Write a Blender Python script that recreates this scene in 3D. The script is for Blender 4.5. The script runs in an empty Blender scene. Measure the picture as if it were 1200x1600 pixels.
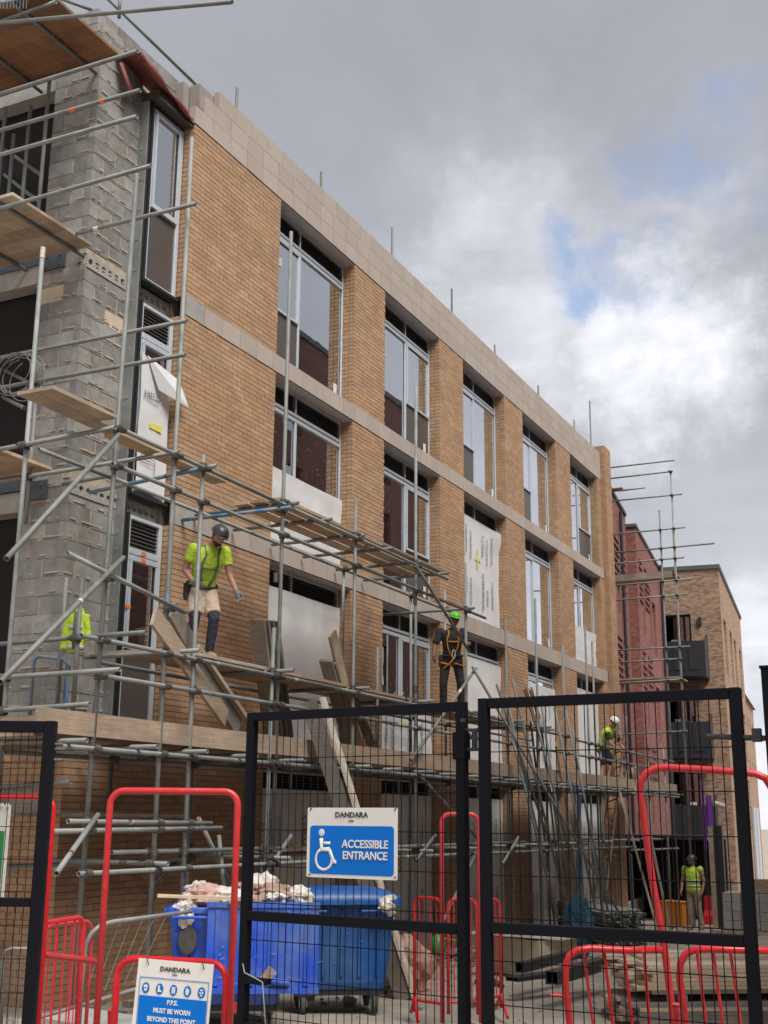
import bpy, bmesh, math, random
from math import sin, cos, pi, radians, atan2, hypot
from mathutils import Vector, Matrix
random.seed(7)
S = bpy.context.scene
COL = S.collection
# ------------------------------------------------------------------ camera
FPX = 1882.3; PIT = radians(14.259); ROL = radians(.428); YAW = radians(26.019)
CAM = Vector((0, -9.318, 1.65))
Fw = Vector((cos(YAW)*cos(PIT), sin(YAW)*cos(PIT), sin(PIT)))
Rt = Vector((sin(YAW), -cos(YAW), 0)); Up = Rt.cross(Fw)
Rt, Up = cos(ROL)*Rt+sin(ROL)*Up, -sin(ROL)*Rt+cos(ROL)*Up
cd = bpy.data.cameras.new('camera'); cam = bpy.data.objects.new('camera', cd); COL.objects.link(cam)
cd.sensor_fit = 'HORIZONTAL'; cd.sensor_width = 36; cd.lens = FPX/1200*36
cd.clip_start = .05; cd.clip_end = 3000
cam.matrix_world = Matrix(((Rt.x, Up.x, -Fw.x, CAM.x), (Rt.y, Up.y, -Fw.y, CAM.y), (Rt.z, Up.z, -Fw.z, CAM.z), (0, 0, 0, 1)))
S.camera = cam
def ray(x, y): return Fw+Rt*((x-600)/FPX)-Up*((y-800)/FPX)
def AX(x, y, v): d = ray(x, y); return CAM+d*((v-CAM.x)/d.x)
def AY(x, y, v): d = ray(x, y); return CAM+d*((v-CAM.y)/d.y)
def AZ(x, y, v): d = ray(x, y); return CAM+d*((v-CAM.z)/d.z)
def AD(x, y, D): return CAM+ray(x, y)*D
def GZ(x): return -.035*x            # the site falls away from the gate
def AG(x, y):
    d = ray(x, y); t = (GZ(CAM.x)-CAM.z)/(d.z+.035*d.x); return CAM+d*t
# ------------------------------------------------------------------ sun, sky
SUN_EL, SUN_AZ = radians(55), radians(-118)     # direction towards the sun, angle in the XY plane
sd = Vector((cos(SUN_EL)*cos(SUN_AZ), cos(SUN_EL)*sin(SUN_AZ), sin(SUN_EL)))
sl = bpy.data.lights.new('sun', 'SUN'); so = bpy.data.objects.new('sun', sl); COL.objects.link(so)
sl.energy = 2.2; sl.angle = radians(32); sl.color = (1, .96, .9)
so.rotation_euler = (-sd).to_track_quat('-Z', 'Y').to_euler()
W = bpy.data.worlds.new('World'); S.world = W; W.use_nodes = True
nt = W.node_tree; nt.nodes.clear(); N = nt.nodes; L = nt.links
def nd(t, **k):
    n = N.new(t)
    for a, b in k.items():
        if a.startswith('i_'): n.inputs[a[2:].replace('_', ' ')].default_value = b
        else: setattr(n, a, b)
    return n
out = nd('ShaderNodeOutputWorld'); sky = nd('ShaderNodeTexSky', sky_type='NISHITA', sun_disc=False)
sky.sun_elevation = SUN_EL; sky.sun_rotation = radians(90)-SUN_AZ; sky.air_density = 1; sky.dust_density = .6
bg1 = nd('ShaderNodeBackground', i_Strength=.1); L.new(sky.outputs[0], bg1.inputs[0])
tc = nd('ShaderNodeTexCoord')
def mth(op, a, b=None, c=None):
    m = nd('ShaderNodeMath', operation=op)
    for i, v in enumerate((a, b, c)):
        if v is None: continue
        if isinstance(v, (int, float)): m.inputs[i].default_value = v
        else: L.new(v, m.inputs[i])
    return m.outputs[0]
sx = nd('ShaderNodeSeparateXYZ'); L.new(tc.outputs['Generated'], sx.inputs[0])
zz = mth('ADD', mth('MAXIMUM', sx.outputs[2], 0), .16)
cmb = nd('ShaderNodeCombineXYZ'); L.new(mth('DIVIDE', sx.outputs[0], zz), cmb.inputs[0]); L.new(mth('DIVIDE', sx.outputs[1], zz), cmb.inputs[1])
n1 = nd('ShaderNodeTexNoise', i_Scale=1.9, i_Detail=12, i_Roughness=.6, i_Distortion=.35); L.new(cmb.outputs[0], n1.inputs[0])
n2 = nd('ShaderNodeTexNoise', i_Scale=.7, i_Detail=5, i_Roughness=.5); L.new(cmb.outputs[0], n2.inputs[0])
wob = nd('ShaderNodeTexNoise', i_Scale=8, i_Detail=10, i_Roughness=.62); L.new(tc.outputs['Generated'], wob.inputs[0])
wv = nd('ShaderNodeVectorMath', operation='SUBTRACT'); L.new(wob.outputs[1], wv.inputs[0]); wv.inputs[1].default_value = (.5, .5, .5)
ws = nd('ShaderNodeVectorMath', operation='SCALE'); L.new(wv.outputs[0], ws.inputs[0]); ws.inputs['Scale'].default_value = .26
wa = nd('ShaderNodeVectorMath', operation='ADD'); L.new(tc.outputs['Generated'], wa.inputs[0]); L.new(ws.outputs[0], wa.inputs[1])
def blob(px, py, rad, soft):            # a soft round region of the sky round one direction, its edge broken by noise
    d = ray(px, py).normalized()
    v = nd('ShaderNodeVectorMath', operation='DISTANCE'); L.new(wa.outputs[0], v.inputs[0]); v.inputs[1].default_value = d
    m = nd('ShaderNodeMapRange', interpolation_type='SMOOTHSTEP'); L.new(v.outputs['Value'], m.inputs[0])
    m.inputs[1].default_value = rad; m.inputs[2].default_value = rad+soft; m.inputs[3].default_value = 1; m.inputs[4].default_value = 0
    return m.outputs[0]
bright = mth('MAXIMUM', mth('MAXIMUM', mth('MULTIPLY', blob(1020, 520, .01, .10), 1.0), mth('MULTIPLY', blob(830, 430, .02, .16), .8)), mth('MULTIPLY', blob(1000, 330, .0, .12), .5))
bright = mth('MAXIMUM', bright, mth('MULTIPLY', blob(1190, 1040, .0, .09), .55))
blue = mth('MAXIMUM', mth('MAXIMUM', mth('MAXIMUM', mth('MULTIPLY', blob(915, 428, .004, .05), 1.0), mth('MULTIPLY', blob(975, 415, .0, .05), .85)), mth('MULTIPLY', blob(1065, 240, .0, .06), .7)), mth('MULTIPLY', blob(1170, 350, .0, .04), .35))
shade = mth('ADD', mth('MULTIPLY', n1.outputs[0], .34), mth('MULTIPLY', n2.outputs[0], .22))
hz = mth('MULTIPLY', mth('POWER', mth('SUBTRACT', 1, mth('MINIMUM', mth('MULTIPLY', mth('MAXIMUM', sx.outputs[2], 0), 1.5), 1)), 2.6), .46)
lum = mth('ADD', mth('ADD', mth('ADD', shade, .10), hz), mth('MULTIPLY', mth('MULTIPLY', bright, mth('ADD', mth('MULTIPLY', n1.outputs[0], 2.0), -.25)), .52))
cr = nd('ShaderNodeValToRGB'); L.new(lum, cr.inputs[0])
e = cr.color_ramp.elements
e[0].position = .28; e[0].color = (.30, .31, .345, 1); e[1].position = .95; e[1].color = (.86, .87, .92, 1)
m_ = cr.color_ramp.elements.new(.5); m_.color = (.42, .43, .475, 1)
bg2 = nd('ShaderNodeBackground', i_Strength=.58); L.new(cr.outputs[0], bg2.inputs[0])
mx = nd('ShaderNodeMixShader'); L.new(mth('MINIMUM', mth('MULTIPLY', blue, mth('ADD', mth('MULTIPLY', n1.outputs[0], 1.2), .15)), .8), mx.inputs[0])
L.new(bg2.outputs[0], mx.inputs[1]); L.new(bg1.outputs[0], mx.inputs[2]); L.new(mx.outputs[0], out.inputs[0])
vs = S.view_settings; vs.view_transform = 'Standard'; vs.look = 'None'; vs.gamma = 1; vs.use_curve_mapping = False; vs.exposure = 1.08
S.cycles.max_bounces = 6
# ------------------------------------------------------------------ materials
def mat(name, col, rough=.7, metal=0, var=.0, vs_=6, bump=0, bs=40, col2=None, isl=0, spec=.5, streak=0, thr=None, coat=0):
    m = bpy.data.materials.new(name); m.use_nodes = True; t = m.node_tree; b = t.nodes['Principled BSDF']
    b.inputs['Roughness'].default_value = rough; b.inputs['Metallic'].default_value = metal; b.inputs['Specular IOR Level'].default_value = spec
    b.inputs['Coat Weight'].default_value = coat
    def n(k, **kw):
        q = t.nodes.new(k)
        for a, v in kw.items():
            if a.startswith('i_'): q.inputs[a[2:].replace('_', ' ')].default_value = v
            else: setattr(q, a, v)
        return q
    c = n('ShaderNodeRGB'); c.outputs[0].default_value = (*col, 1); cur = c.outputs[0]
    g = n('ShaderNodeNewGeometry')
    if col2 is not None:
        nz = n('ShaderNodeTexNoise', i_Scale=vs_*.6, i_Detail=6, i_Roughness=.65); t.links.new(g.outputs['Position'], nz.inputs[0])
        r = n('ShaderNodeValToRGB'); lo, hi = thr or (.42, .62); r.color_ramp.elements[0].position = lo; r.color_ramp.elements[1].position = hi
        t.links.new(nz.outputs[0], r.inputs[0]); x = n('ShaderNodeMix', data_type='RGBA'); t.links.new(r.outputs[0], x.inputs[0])
        t.links.new(cur, x.inputs[6]); x.inputs[7].default_value = (*col2, 1); cur = x.outputs[2]
    if isl:
        oi = n('ShaderNodeObjectInfo'); ad = n('ShaderNodeMath', operation='ADD'); fr = n('ShaderNodeMath', operation='FRACT')
        t.links.new(oi.outputs['Random'], ad.inputs[0]); t.links.new(g.outputs['Random Per Island'], ad.inputs[1]); t.links.new(ad.outputs[0], fr.inputs[0])
        mr = n('ShaderNodeMapRange'); t.links.new(fr.outputs[0], mr.inputs[0]); mr.inputs[3].default_value = 1-isl; mr.inputs[4].default_value = 1+isl
        hs = n('ShaderNodeHueSaturation'); t.links.new(mr.outputs[0], hs.inputs['Value']); t.links.new(cur, hs.inputs['Color'])
        m2 = n('ShaderNodeMath', operation='MULTIPLY'); m2.inputs[1].default_value = 7.31; t.links.new(fr.outputs[0], m2.inputs[0]); f2 = n('ShaderNodeMath', operation='FRACT'); t.links.new(m2.outputs[0], f2.inputs[0])
        mr2 = n('ShaderNodeMapRange'); t.links.new(f2.outputs[0], mr2.inputs[0]); mr2.inputs[3].default_value = 1-isl*.9; mr2.inputs[4].default_value = 1+isl*.5; t.links.new(mr2.outputs[0], hs.inputs['Saturation'])
        cur = hs.outputs[0]
    if var:
        nz = n('ShaderNodeTexNoise', i_Scale=vs_, i_Detail=8, i_Roughness=.6)
        if streak:
            mp = n('ShaderNodeMapping'); mp.inputs['Scale'].default_value = (1, 1, 1/streak); t.links.new(g.outputs['Position'], mp.inputs[0]); t.links.new(mp.outputs[0], nz.inputs[0])
        else: t.links.new(g.outputs['Position'], nz.inputs[0])
        mr = n('ShaderNodeMapRange'); t.links.new(nz.outputs[0], mr.inputs[0]); mr.inputs[1].default_value = .25; mr.inputs[2].default_value = .75; mr.inputs[3].default_value = 1-var; mr.inputs[4].default_value = 1+var
        hs = n('ShaderNodeHueSaturation'); t.links.new(mr.outputs[0], hs.inputs['Value']); t.links.new(cur, hs.inputs['Color']); cur = hs.outputs[0]
        rr = n('ShaderNodeMapRange'); t.links.new(nz.outputs[0], rr.inputs[0]); rr.inputs[3].default_value = max(.05, rough-.12); rr.inputs[4].default_value = min(1, rough+.12); t.links.new(rr.outputs[0], b.inputs['Roughness'])
    t.links.new(cur, b.inputs['Base Color'])
    if bump:
        nb = n('ShaderNodeTexNoise', i_Scale=bs, i_Detail=4); t.links.new(g.outputs['Position'], nb.inputs[0])
        bp = n('ShaderNodeBump', i_Strength=min(bump, 1), i_Distance=.03 if bump == 1 else .01); t.links.new(nb.outputs[0], bp.inputs['Height']); t.links.new(bp.outputs[0], b.inputs['Normal'])
    return m
def wood(name, col, col2, isl=.22, rough=.75):
    m = mat(name, col, rough, var=.15, vs_=3, col2=col2, isl=isl)
    t = m.node_tree; b = t.nodes['Principled BSDF']; hs0 = b.inputs['Base Color'].links[0].from_socket
    uv = t.nodes.new('ShaderNodeTexCoord'); mp = t.nodes.new('ShaderNodeMapping'); mp.inputs['Scale'].default_value = (1.2, 38, 1)
    t.links.new(uv.outputs['UV'], mp.inputs[0]); nz = t.nodes.new('ShaderNodeTexNoise'); nz.inputs['Scale'].default_value = 2; nz.inputs['Detail'].default_value = 6
    t.links.new(mp.outputs[0], nz.inputs[0]); mr = t.nodes.new('ShaderNodeMapRange'); mr.inputs[1].default_value = .3; mr.inputs[2].default_value = .7; mr.inputs[3].default_value = .72; mr.inputs[4].default_value = 1.2
    t.links.new(nz.outputs[0], mr.inputs[0]); hs = t.nodes.new('ShaderNodeHueSaturation'); t.links.new(mr.outputs[0], hs.inputs['Value']); t.links.new(hs0, hs.inputs['Color']); t.links.new(hs.outputs[0], b.inputs['Base Color'])
    return m
def brickmat(name, c1, c2, mortar, bw=.225, bh=.075):
    m = bpy.data.materials.new(name); m.use_nodes = True; t = m.node_tree; b = t.nodes['Principled BSDF']; b.inputs['Roughness'].default_value = .85
    uv = t.nodes.new('ShaderNodeTexCoord'); br = t.nodes.new('ShaderNodeTexBrick'); t.links.new(uv.outputs['UV'], br.inputs[0])
    br.inputs['Scale'].default_value = 1; br.inputs['Brick Width'].default_value = bw; br.inputs['Row Height'].default_value = bh; br.inputs['Mortar Size'].default_value = .006
    br.inputs['Color1'].default_value = (*c1, 1); br.inputs['Color2'].default_value = (*c2, 1); br.inputs['Mortar'].default_value = (*mortar, 1); br.inputs['Bias'].default_value = -.1
    nz = t.nodes.new('ShaderNodeTexNoise'); nz.inputs['Scale'].default_value = .8; nz.inputs['Detail'].default_value = 6; t.links.new(uv.outputs['UV'], nz.inputs[0])
    mr = t.nodes.new('ShaderNodeMapRange'); t.links.new(nz.outputs[0], mr.inputs[0]); mr.inputs[3].default_value = .75; mr.inputs[4].default_value = 1.2
    hs = t.nodes.new('ShaderNodeHueSaturation'); t.links.new(mr.outputs[0], hs.inputs['Value']); t.links.new(br.outputs[0], hs.inputs['Color']); t.links.new(hs.outputs[0], b.inputs['Base Color'])
    bp = t.nodes.new('ShaderNodeBump'); bp.inputs['Strength'].default_value = .4; bp.inputs['Distance'].default_value = .008; bp.invert = True; t.links.new(br.outputs[1], bp.inputs['Height']); t.links.new(bp.outputs[0], b.inputs['Normal'])
    return m
M = {}
M['brick'] = mat('buff_brick', (.445, .275, .16), .85, isl=.12, col2=(.52, .37, .23), thr=(.52, .85), var=.12, vs_=1.7, bump=.5, bs=90)
M['mortar'] = mat('buff_mortar', (.27, .19, .12), .95, var=.15)
M['block'] = mat('grey_blockwork', (.285, .28, .27), .95, isl=.24, var=.2, vs_=7, bump=.45, bs=70, col2=(.235, .22, .20))
M['cream_block'] = mat('cream_block', (.56, .48, .36), .9, var=.15, bump=.5)
M['bmortar'] = mat('block_mortar', (.42, .355, .265), .95, var=.3, vs_=9, bump=.25, bs=50)
M['stone'] = mat('cast_stone', (.44, .375, .325), .8, isl=.06, var=.07, vs_=3)
M['joint'] = mat('stone_joint', (.12, .10, .09), .9)
M['concrete'] = mat('concrete', (.36, .345, .32), .9, var=.2, vs_=4, bump=.5)
M['slab'] = mat('slab_soffit', (.30, .29, .275), .9, var=.2, vs_=2)
M['plaster'] = mat('plasterboard', (.30, .27, .25), .9, var=.1)
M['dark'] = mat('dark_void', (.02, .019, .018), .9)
M['alu'] = mat('light_window_frame', (.58, .64, .70), .35, metal=.2, var=.05)
M['gasket'] = mat('black_gasket', (.022, .023, .026), .55)
M['louvre'] = mat('dark_louvre', (.045, .042, .042), .45)
M['spandrel'] = mat('bronze_spandrel_panel', (.10, .085, .078), .3, var=.1, vs_=1.5)
M['film'] = mat('white_protective_film', (.72, .72, .73), .45, var=.09, vs_=2.2, bump=.25, bs=6)
M['ink'] = mat('black_print', (.06, .06, .065), .7)
M['print'] = mat('grey_film_print', (.08, .08, .085), .7)
M['yellowtape'] = mat('yellow_tape', (.75, .68, .12), .6)
M['dots'] = mat('red_dot_marks', (.42, .10, .05), .6)
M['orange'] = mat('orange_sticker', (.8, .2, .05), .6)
M['galv'] = mat('galvanised_tube', (.235, .245, .235), .62, metal=.15, isl=.22, var=.3, vs_=4, bump=.2, bs=30, col2=(.21, .19, .165), thr=(.55, .8))
M['coupler'] = mat('coupler_steel', (.15, .14, .125), .6, metal=.6, var=.35, vs_=20)
M['bluepaint'] = mat('blue_painted_tube', (.06, .19, .36), .55, isl=.1, var=.2, col2=(.26, .29, .31), thr=(.42, .6))
M['board'] = wood('scaffold_board', (.48, .355, .25), (.36, .275, .20))
M['ply'] = wood('red_brown_board', (.30, .16, .09), (.20, .11, .065))
M['pale'] = wood('pale_timber', (.62, .50, .35), (.50, .40, .29))
M['whitewood'] = wood('whitish_timber', (.74, .66, .54), (.60, .52, .42), isl=.05)
M['grey_board'] = wood('weathered_board', (.27, .235, .195), (.18, .16, .14))
M['black'] = mat('black_powder_coat', (.005, .006, .010), .6, var=.12, vs_=4, spec=.16)
M['red'] = mat('red_powder_coat', (.60, .022, .03), .36, isl=.05, var=.2, vs_=16, col2=(.26, .15, .14), thr=(.665, .70))
M['white'] = mat('white_sign', (.80, .78, .73), .4, var=.05)
M['blue'] = mat('sign_blue', (.0, .17, .66), .45, spec=.2)
M['binblue'] = mat('bright_blue_plastic', (.013, .085, .62), .45, var=.25, vs_=3, col2=(.09, .16, .44), bump=.12, bs=8)
M['binblue2'] = mat('mid_blue_plastic', (.01, .10, .36), .45, var=.25, vs_=3, col2=(.07, .15, .32), thr=(.5, .75), bump=.1, bs=8)
M['binscuff'] = mat('pale_blue_scuff', (.16, .25, .55), .7)
M['rubber'] = mat('grey_rubber', (.07, .068, .065), .8, var=.3, vs_=20)
M['bag'] = mat('white_crumpled_plastic', (.66, .62, .56), .5, var=.25, vs_=9, bump=.8, bs=16)
M['bag2'] = mat('brown_paper', (.36, .25, .19), .85, var=.35, vs_=12, bump=.9, bs=20)
M['bag3'] = mat('pink_striped_sack', (.52, .34, .29), .7, var=.3, vs_=14, bump=.7, bs=20)
M['ground'] = None
M['steel'] = mat('dark_box_steel', (.05, .05, .054), .45, metal=.4, var=.2)
M['bluesteel'] = mat('blue_grey_plate', (.10, .12, .14), .5, metal=.5, var=.2)
M['membrane'] = mat('red_brown_membrane', (.27, .085, .07), .55, var=.15)
M['redbrick'] = brickmat('red_brickwork', (.21, .068, .056), (.32, .14, .115), (.20, .10, .085))
M['brownbrick'] = brickmat('brown_brickwork', (.15, .075, .055), (.20, .10, .075), (.2, .12, .10))
M['tanbrick'] = brickmat('tan_mixed_brickwork', (.46, .29, .185), (.19, .115, .085), (.33, .26, .2))
M['navy'] = mat('navy_balcony_steel', (.025, .03, .042), .45)
M['coping'] = mat('dark_coping', (.10, .10, .105), .6)
M['skin'] = mat('skin', (.42, .22, .15), .55, var=.08, vs_=20)
M['skin2'] = mat('deeper_skin', (.22, .11, .07), .55, var=.08, vs_=20)
M['lime'] = mat('lime_fabric', (.50, .72, .055), .8, var=.1, vs_=14, bump=1, bs=13)
M['beige'] = mat('beige_cotton', (.52, .41, .31), .9, var=.12, vs_=12, bump=1, bs=13)
M['khaki'] = mat('khaki_cotton', (.34, .28, .20), .9, var=.15, vs_=12, bump=1, bs=13)
M['navycloth'] = mat('navy_cotton', (.03, .035, .06), .9, var=.15, vs_=12, bump=1, bs=13)
M['charcoal'] = mat('charcoal_cotton', (.035, .033, .035), .9, var=.2, vs_=12, bump=1, bs=13)
M['greyknit'] = mat('grey_glove', (.20, .195, .19), .9, var=.2, vs_=20)
M['strap'] = mat('grey_webbing', (.13, .14, .13), .8, var=.2)
M['orstrap'] = mat('orange_webbing', (.62, .28, .04), .8, var=.2)
M['helm_d'] = mat('charcoal_helmet', (.05, .055, .065), .35)
M['helm_g'] = mat('green_helmet', (.12, .55, .06), .3)
M['helm_w'] = mat('white_helmet', (.8, .8, .82), .3)
M['reflect'] = mat('silver_reflective_band', (.45, .46, .44), .4)
M['hair'] = mat('dark_hair', (.05, .03, .02), .8)
M['purple'] = mat('purple_plastic', (.22, .05, .40), .5, var=.15)
M['orangeb'] = mat('orange_plastic', (.72, .24, .02), .5, var=.12)
M['redpl'] = mat('red_plastic', (.6, .03, .04), .5, var=.15)
M['green'] = mat('green_plastic', (.02, .25, .06), .5)
M['netting'] = mat('blue_netting', (.02, .08, .13), .8, var=.4, vs_=14, bump=1, bs=30)
M['render'] = mat('pale_render', (.52, .50, .50), .8, var=.1, vs_=2)
M['rubble'] = mat('rubble', (.34, .30, .26), .95, isl=.35, var=.3, bump=.6)
def glassmat(name, tint, refl=1.0):
    m = bpy.data.materials.new(name); m.use_nodes = True; t = m.node_tree; t.nodes.clear()
    o = t.nodes.new('ShaderNodeOutputMaterial'); g = t.nodes.new('ShaderNodeBsdfGlossy'); g.inputs['Roughness'].default_value = .01; g.inputs['Color'].default_value = (.93, .96, 1, 1)
    tr = t.nodes.new('ShaderNodeBsdfTransparent'); tr.inputs[0].default_value = (*tint, 1)
    f = t.nodes.new('ShaderNodeFresnel'); f.inputs[0].default_value = 1.75
    bp = t.nodes.new('ShaderNodeBump'); bp.inputs['Strength'].default_value = .05; bp.inputs['Distance'].default_value = .02; nz = t.nodes.new('ShaderNodeTexNoise'); nz.inputs['Scale'].default_value = 1.3
    ge = t.nodes.new('ShaderNodeNewGeometry'); t.links.new(ge.outputs['Position'], nz.inputs[0]); t.links.new(nz.outputs[0], bp.inputs['Height']); t.links.new(bp.outputs[0], g.inputs['Normal'])
    mu = t.nodes.new('ShaderNodeMath'); mu.operation = 'MULTIPLY_ADD'; mu.inputs[1].default_value = 3.8*refl; mu.inputs[2].default_value = .13; mu.use_clamp = True
    x = t.nodes.new('ShaderNodeMixShader'); t.links.new(f.outputs[0], mu.inputs[0]); t.links.new(mu.outputs[0], x.inputs[0]); t.links.new(tr.outputs[0], x.inputs[1]); t.links.new(g.outputs[0], x.inputs[2]); t.links.new(x.outputs[0], o.inputs[0])
    return m
M['glass'] = glassmat('window_glass', (.50, .47, .45))
# ------------------------------------------------------------------ mesh helpers
class MB:
    def __init__(s): s.v = []; s.f = []; s.sm = []
    def add(s, vs, fs, smooth=False):
        o = len(s.v); s.v += [tuple(v) for v in vs]; s.f += [tuple(i+o for i in f) for f in fs]; s.sm += [smooth]*len(fs); return s
    def box(s, a, b):
        x0, y0, z0 = a; x1, y1, z1 = b
        return s.add([(x0, y0, z0), (x1, y0, z0), (x1, y1, z0), (x0, y1, z0), (x0, y0, z1), (x1, y0, z1), (x1, y1, z1), (x0, y1, z1)],
                     [(0, 3, 2, 1), (4, 5, 6, 7), (0, 1, 5, 4), (1, 2, 6, 5), (2, 3, 7, 6), (3, 0, 4, 7)])
    def obox(s, c, ax, ay, az):      # centre and three half-axis vectors
        c = Vector(c); P = [c+ax*i+ay*j+az*k for k in (-1, 1) for (i, j) in ((-1, -1), (1, -1), (1, 1), (-1, 1))]
        return s.add(P, [(0, 3, 2, 1), (4, 5, 6, 7), (0, 1, 5, 4), (1, 2, 6, 5), (2, 3, 7, 6), (3, 0, 4, 7)])
    def bar(s, p, q, w, h, up=Vector((0, 0, 1))):
        p = Vector(p); q = Vector(q); d = (q-p); l = d.length; d = d/l
        sd_ = d.cross(up); sd_ = sd_.normalized() if sd_.length > 1e-4 else d.cross(Vector((1, 0, 0))).normalized(); u = sd_.cross(d)
        return s.obox((p+q)/2, d*l/2, sd_*w/2, u*h/2)
    def tube(s, p, q, r, n=10, r2=None, hollow=False, caps=True):
        p = Vector(p); q = Vector(q); d = (q-p).normalized(); a = d.cross(Vector((0, 0, 1)) if abs(d.z) < .9 else Vector((1, 0, 0))).normalized(); b = d.cross(a); r2 = r if r2 is None else r2
        ring = lambda c, rr: [c+(a*cos(2*pi*i/n)+b*sin(2*pi*i/n))*rr for i in range(n)]
        if hollow:
            k = r-.005; V = ring(p, r)+ring(q, r2)+ring(p, k)+ring(q, k); F = []
            for i in range(n):
                j = (i+1) % n; F += [(i, j, n+j, n+i), (2*n+j, 2*n+i, 3*n+i, 3*n+j), (j, i, 2*n+i, 2*n+j), (n+i, n+j, 3*n+j, 3*n+i)]
            return s.add(V, F, True)
        V = ring(p, r)+ring(q, r2); F = [(i, (i+1) % n, n+(i+1) % n, n+i) for i in range(n)]
        s.add(V, F, True)
        if caps: s.add(V, [tuple(range(n))[::-1], tuple(range(n, 2*n))])
        return s
    def path(s, pts, r, n=8, closed=False):
        pts = [Vector(p) for p in pts]; rings = []; a = None
        for i, p in enumerate(pts):
            d = (pts[min(i+1, len(pts)-1)]-pts[max(i-1, 0)]).normalized()
            if a is None: a = d.cross(Vector((0, 0, 1)) if abs(d.z) < .9 else Vector((1, 0, 0))).normalized()
            else: a = (a-d*a.dot(d)).normalized()
            b = d.cross(a); rr = r[i] if isinstance(r, (list, tuple)) else r
            rings.append([p+(a*cos(2*pi*k/n)+b*sin(2*pi*k/n))*rr for k in range(n)])
        V = [v for g in rings for v in g]; F = []
        for i in range(len(pts)-1):
            for k in range(n): F.append((i*n+k, i*n+(k+1) % n, (i+1)*n+(k+1) % n, (i+1)*n+k))
        F += [tuple(range(n))[::-1], tuple(range(len(V)-n, len(V)))]
        return s.add(V, F, True)
    def loft(s, cs, rx, ry, right, n=14):
        cs = [Vector(c) for c in cs]; V = []
        for i, c in enumerate(cs):
            d = (cs[min(i+1, len(cs)-1)]-cs[max(i-1, 0)]).normalized(); r_ = Vector(right[i]) if isinstance(right, list) else Vector(right); r_ = (r_-d*r_.dot(d)).normalized(); f_ = d.cross(r_)
            V += [c+r_*cos(2*pi*k/n)*rx[i]+f_*sin(2*pi*k/n)*ry[i] for k in range(n)]
        F = []
        for i in range(len(cs)-1):
            for k in range(n): F.append((i*n+k, i*n+(k+1) % n, (i+1)*n+(k+1) % n, (i+1)*n+k))
        F += [tuple(range(n))[::-1], tuple(range(len(V)-n, len(V)))]
        return s.add(V, F, True)
    def ball(s, c, r, n=10, m=7, rot=None, cut=None):
        c = Vector(c); r = Vector(r) if hasattr(r, '__len__') else Vector((r, r, r)); V = []; F = []
        t1 = pi if cut is None else cut
        for i in range(m+1):
            th = t1*i/m
            for k in range(n):
                p = Vector((sin(th)*cos(2*pi*k/n)*r.x, sin(th)*sin(2*pi*k/n)*r.y, cos(th)*r.z))
                if rot: p = rot @ p
                V.append(c+p)
        for i in range(m):
            for k in range(n): F.append((i*n+k, (i+1)*n+k, (i+1)*n+(k+1) % n, i*n+(k+1) % n))
        if cut is not None: F.append(tuple(range(m*n, m*n+n)))
        return s.add(V, F, True)
    def poly(s, pts, th):            # convex/simple outline in 3D plus an extrusion vector
        n = len(pts); th = Vector(th); V = [Vector(p) for p in pts]; V += [p+th for p in V]
        return s.add(V, [tuple(range(n))[::-1], tuple(range(n, 2*n))]+[(i, (i+1) % n, n+(i+1) % n, n+i) for i in range(n)])
    def mesh(s, name, m):
        me = bpy.data.meshes.new(name); me.from_pydata(s.v, [], s.f); me.update()
        me.polygons.foreach_set('use_smooth', s.sm)
        uv = me.uv_layers.new(name='UVMap'); dat = [0.0]*(2*len(me.loops)); vco = [v.co for v in me.vertices]
        for p in me.polygons:
            nn = p.normal
            if abs(nn.z) > .8: a, b = Vector((1, 0, 0)), Vector((0, 1, 0))
            else:
                a = Vector((-nn.y, nn.x, 0)).normalized(); b = Vector((0, 0, 1))
            for li in p.loop_indices:
                c = vco[me.loops[li].vertex_index]; dat[2*li] = c.dot(a); dat[2*li+1] = c.dot(b)
        uv.data.foreach_set('uv', dat)
        if m: me.materials.append(m)
        return me
def setp(o, label=None, cat=None, group=None, kind=None):
    if label: o['label'] = label
    if cat: o['category'] = cat
    if group: o['group'] = group
    if kind: o['kind'] = kind
    return o
def thing(name, label, cat, loc=(0, 0, 0), group=None, mw=None):
    o = bpy.data.objects.new(name, None); COL.objects.link(o); o.empty_display_size = .2
    if mw is not None: o.matrix_world = mw
    else: o.location = loc
    return setp(o, label, cat, group)
def base(p):                      # world position of the root of p (things are only translated or use local geometry)
    v = Vector((0, 0, 0))
    while p is not None: v += p.location; p = p.parent
    return v
def part(name, mb, m, parent, label=None, local=False, kind=None):
    me = mb.mesh(name, m if not isinstance(m, str) else M[m]); o = bpy.data.objects.new(name, me); COL.objects.link(o)
    if parent is not None:
        o.parent = parent
        if not local: o.location = -base(parent)
    return setp(o, label, kind=kind)
def single(name, mb, m, label, cat, group=None):
    me = mb.mesh(name, M[m] if isinstance(m, str) else m); c = Vector((0, 0, 0))
    xs = [v[0] for v in mb.v]; ys = [v[1] for v in mb.v]; zs = [v[2] for v in mb.v]; c = Vector(((min(xs)+max(xs))/2, (min(ys)+max(ys))/2, min(zs)))
    me.transform(Matrix.Translation(-c)); o = bpy.data.objects.new(name, me); COL.objects.link(o); o.location = c
    return setp(o, label, cat, group)
def inst(name, me, parent, loc, label=None):   # loc in world
    o = bpy.data.objects.new(name, me); COL.objects.link(o); o.parent = parent; o.location = Vector(loc)-base(parent); return setp(o, label)
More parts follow.
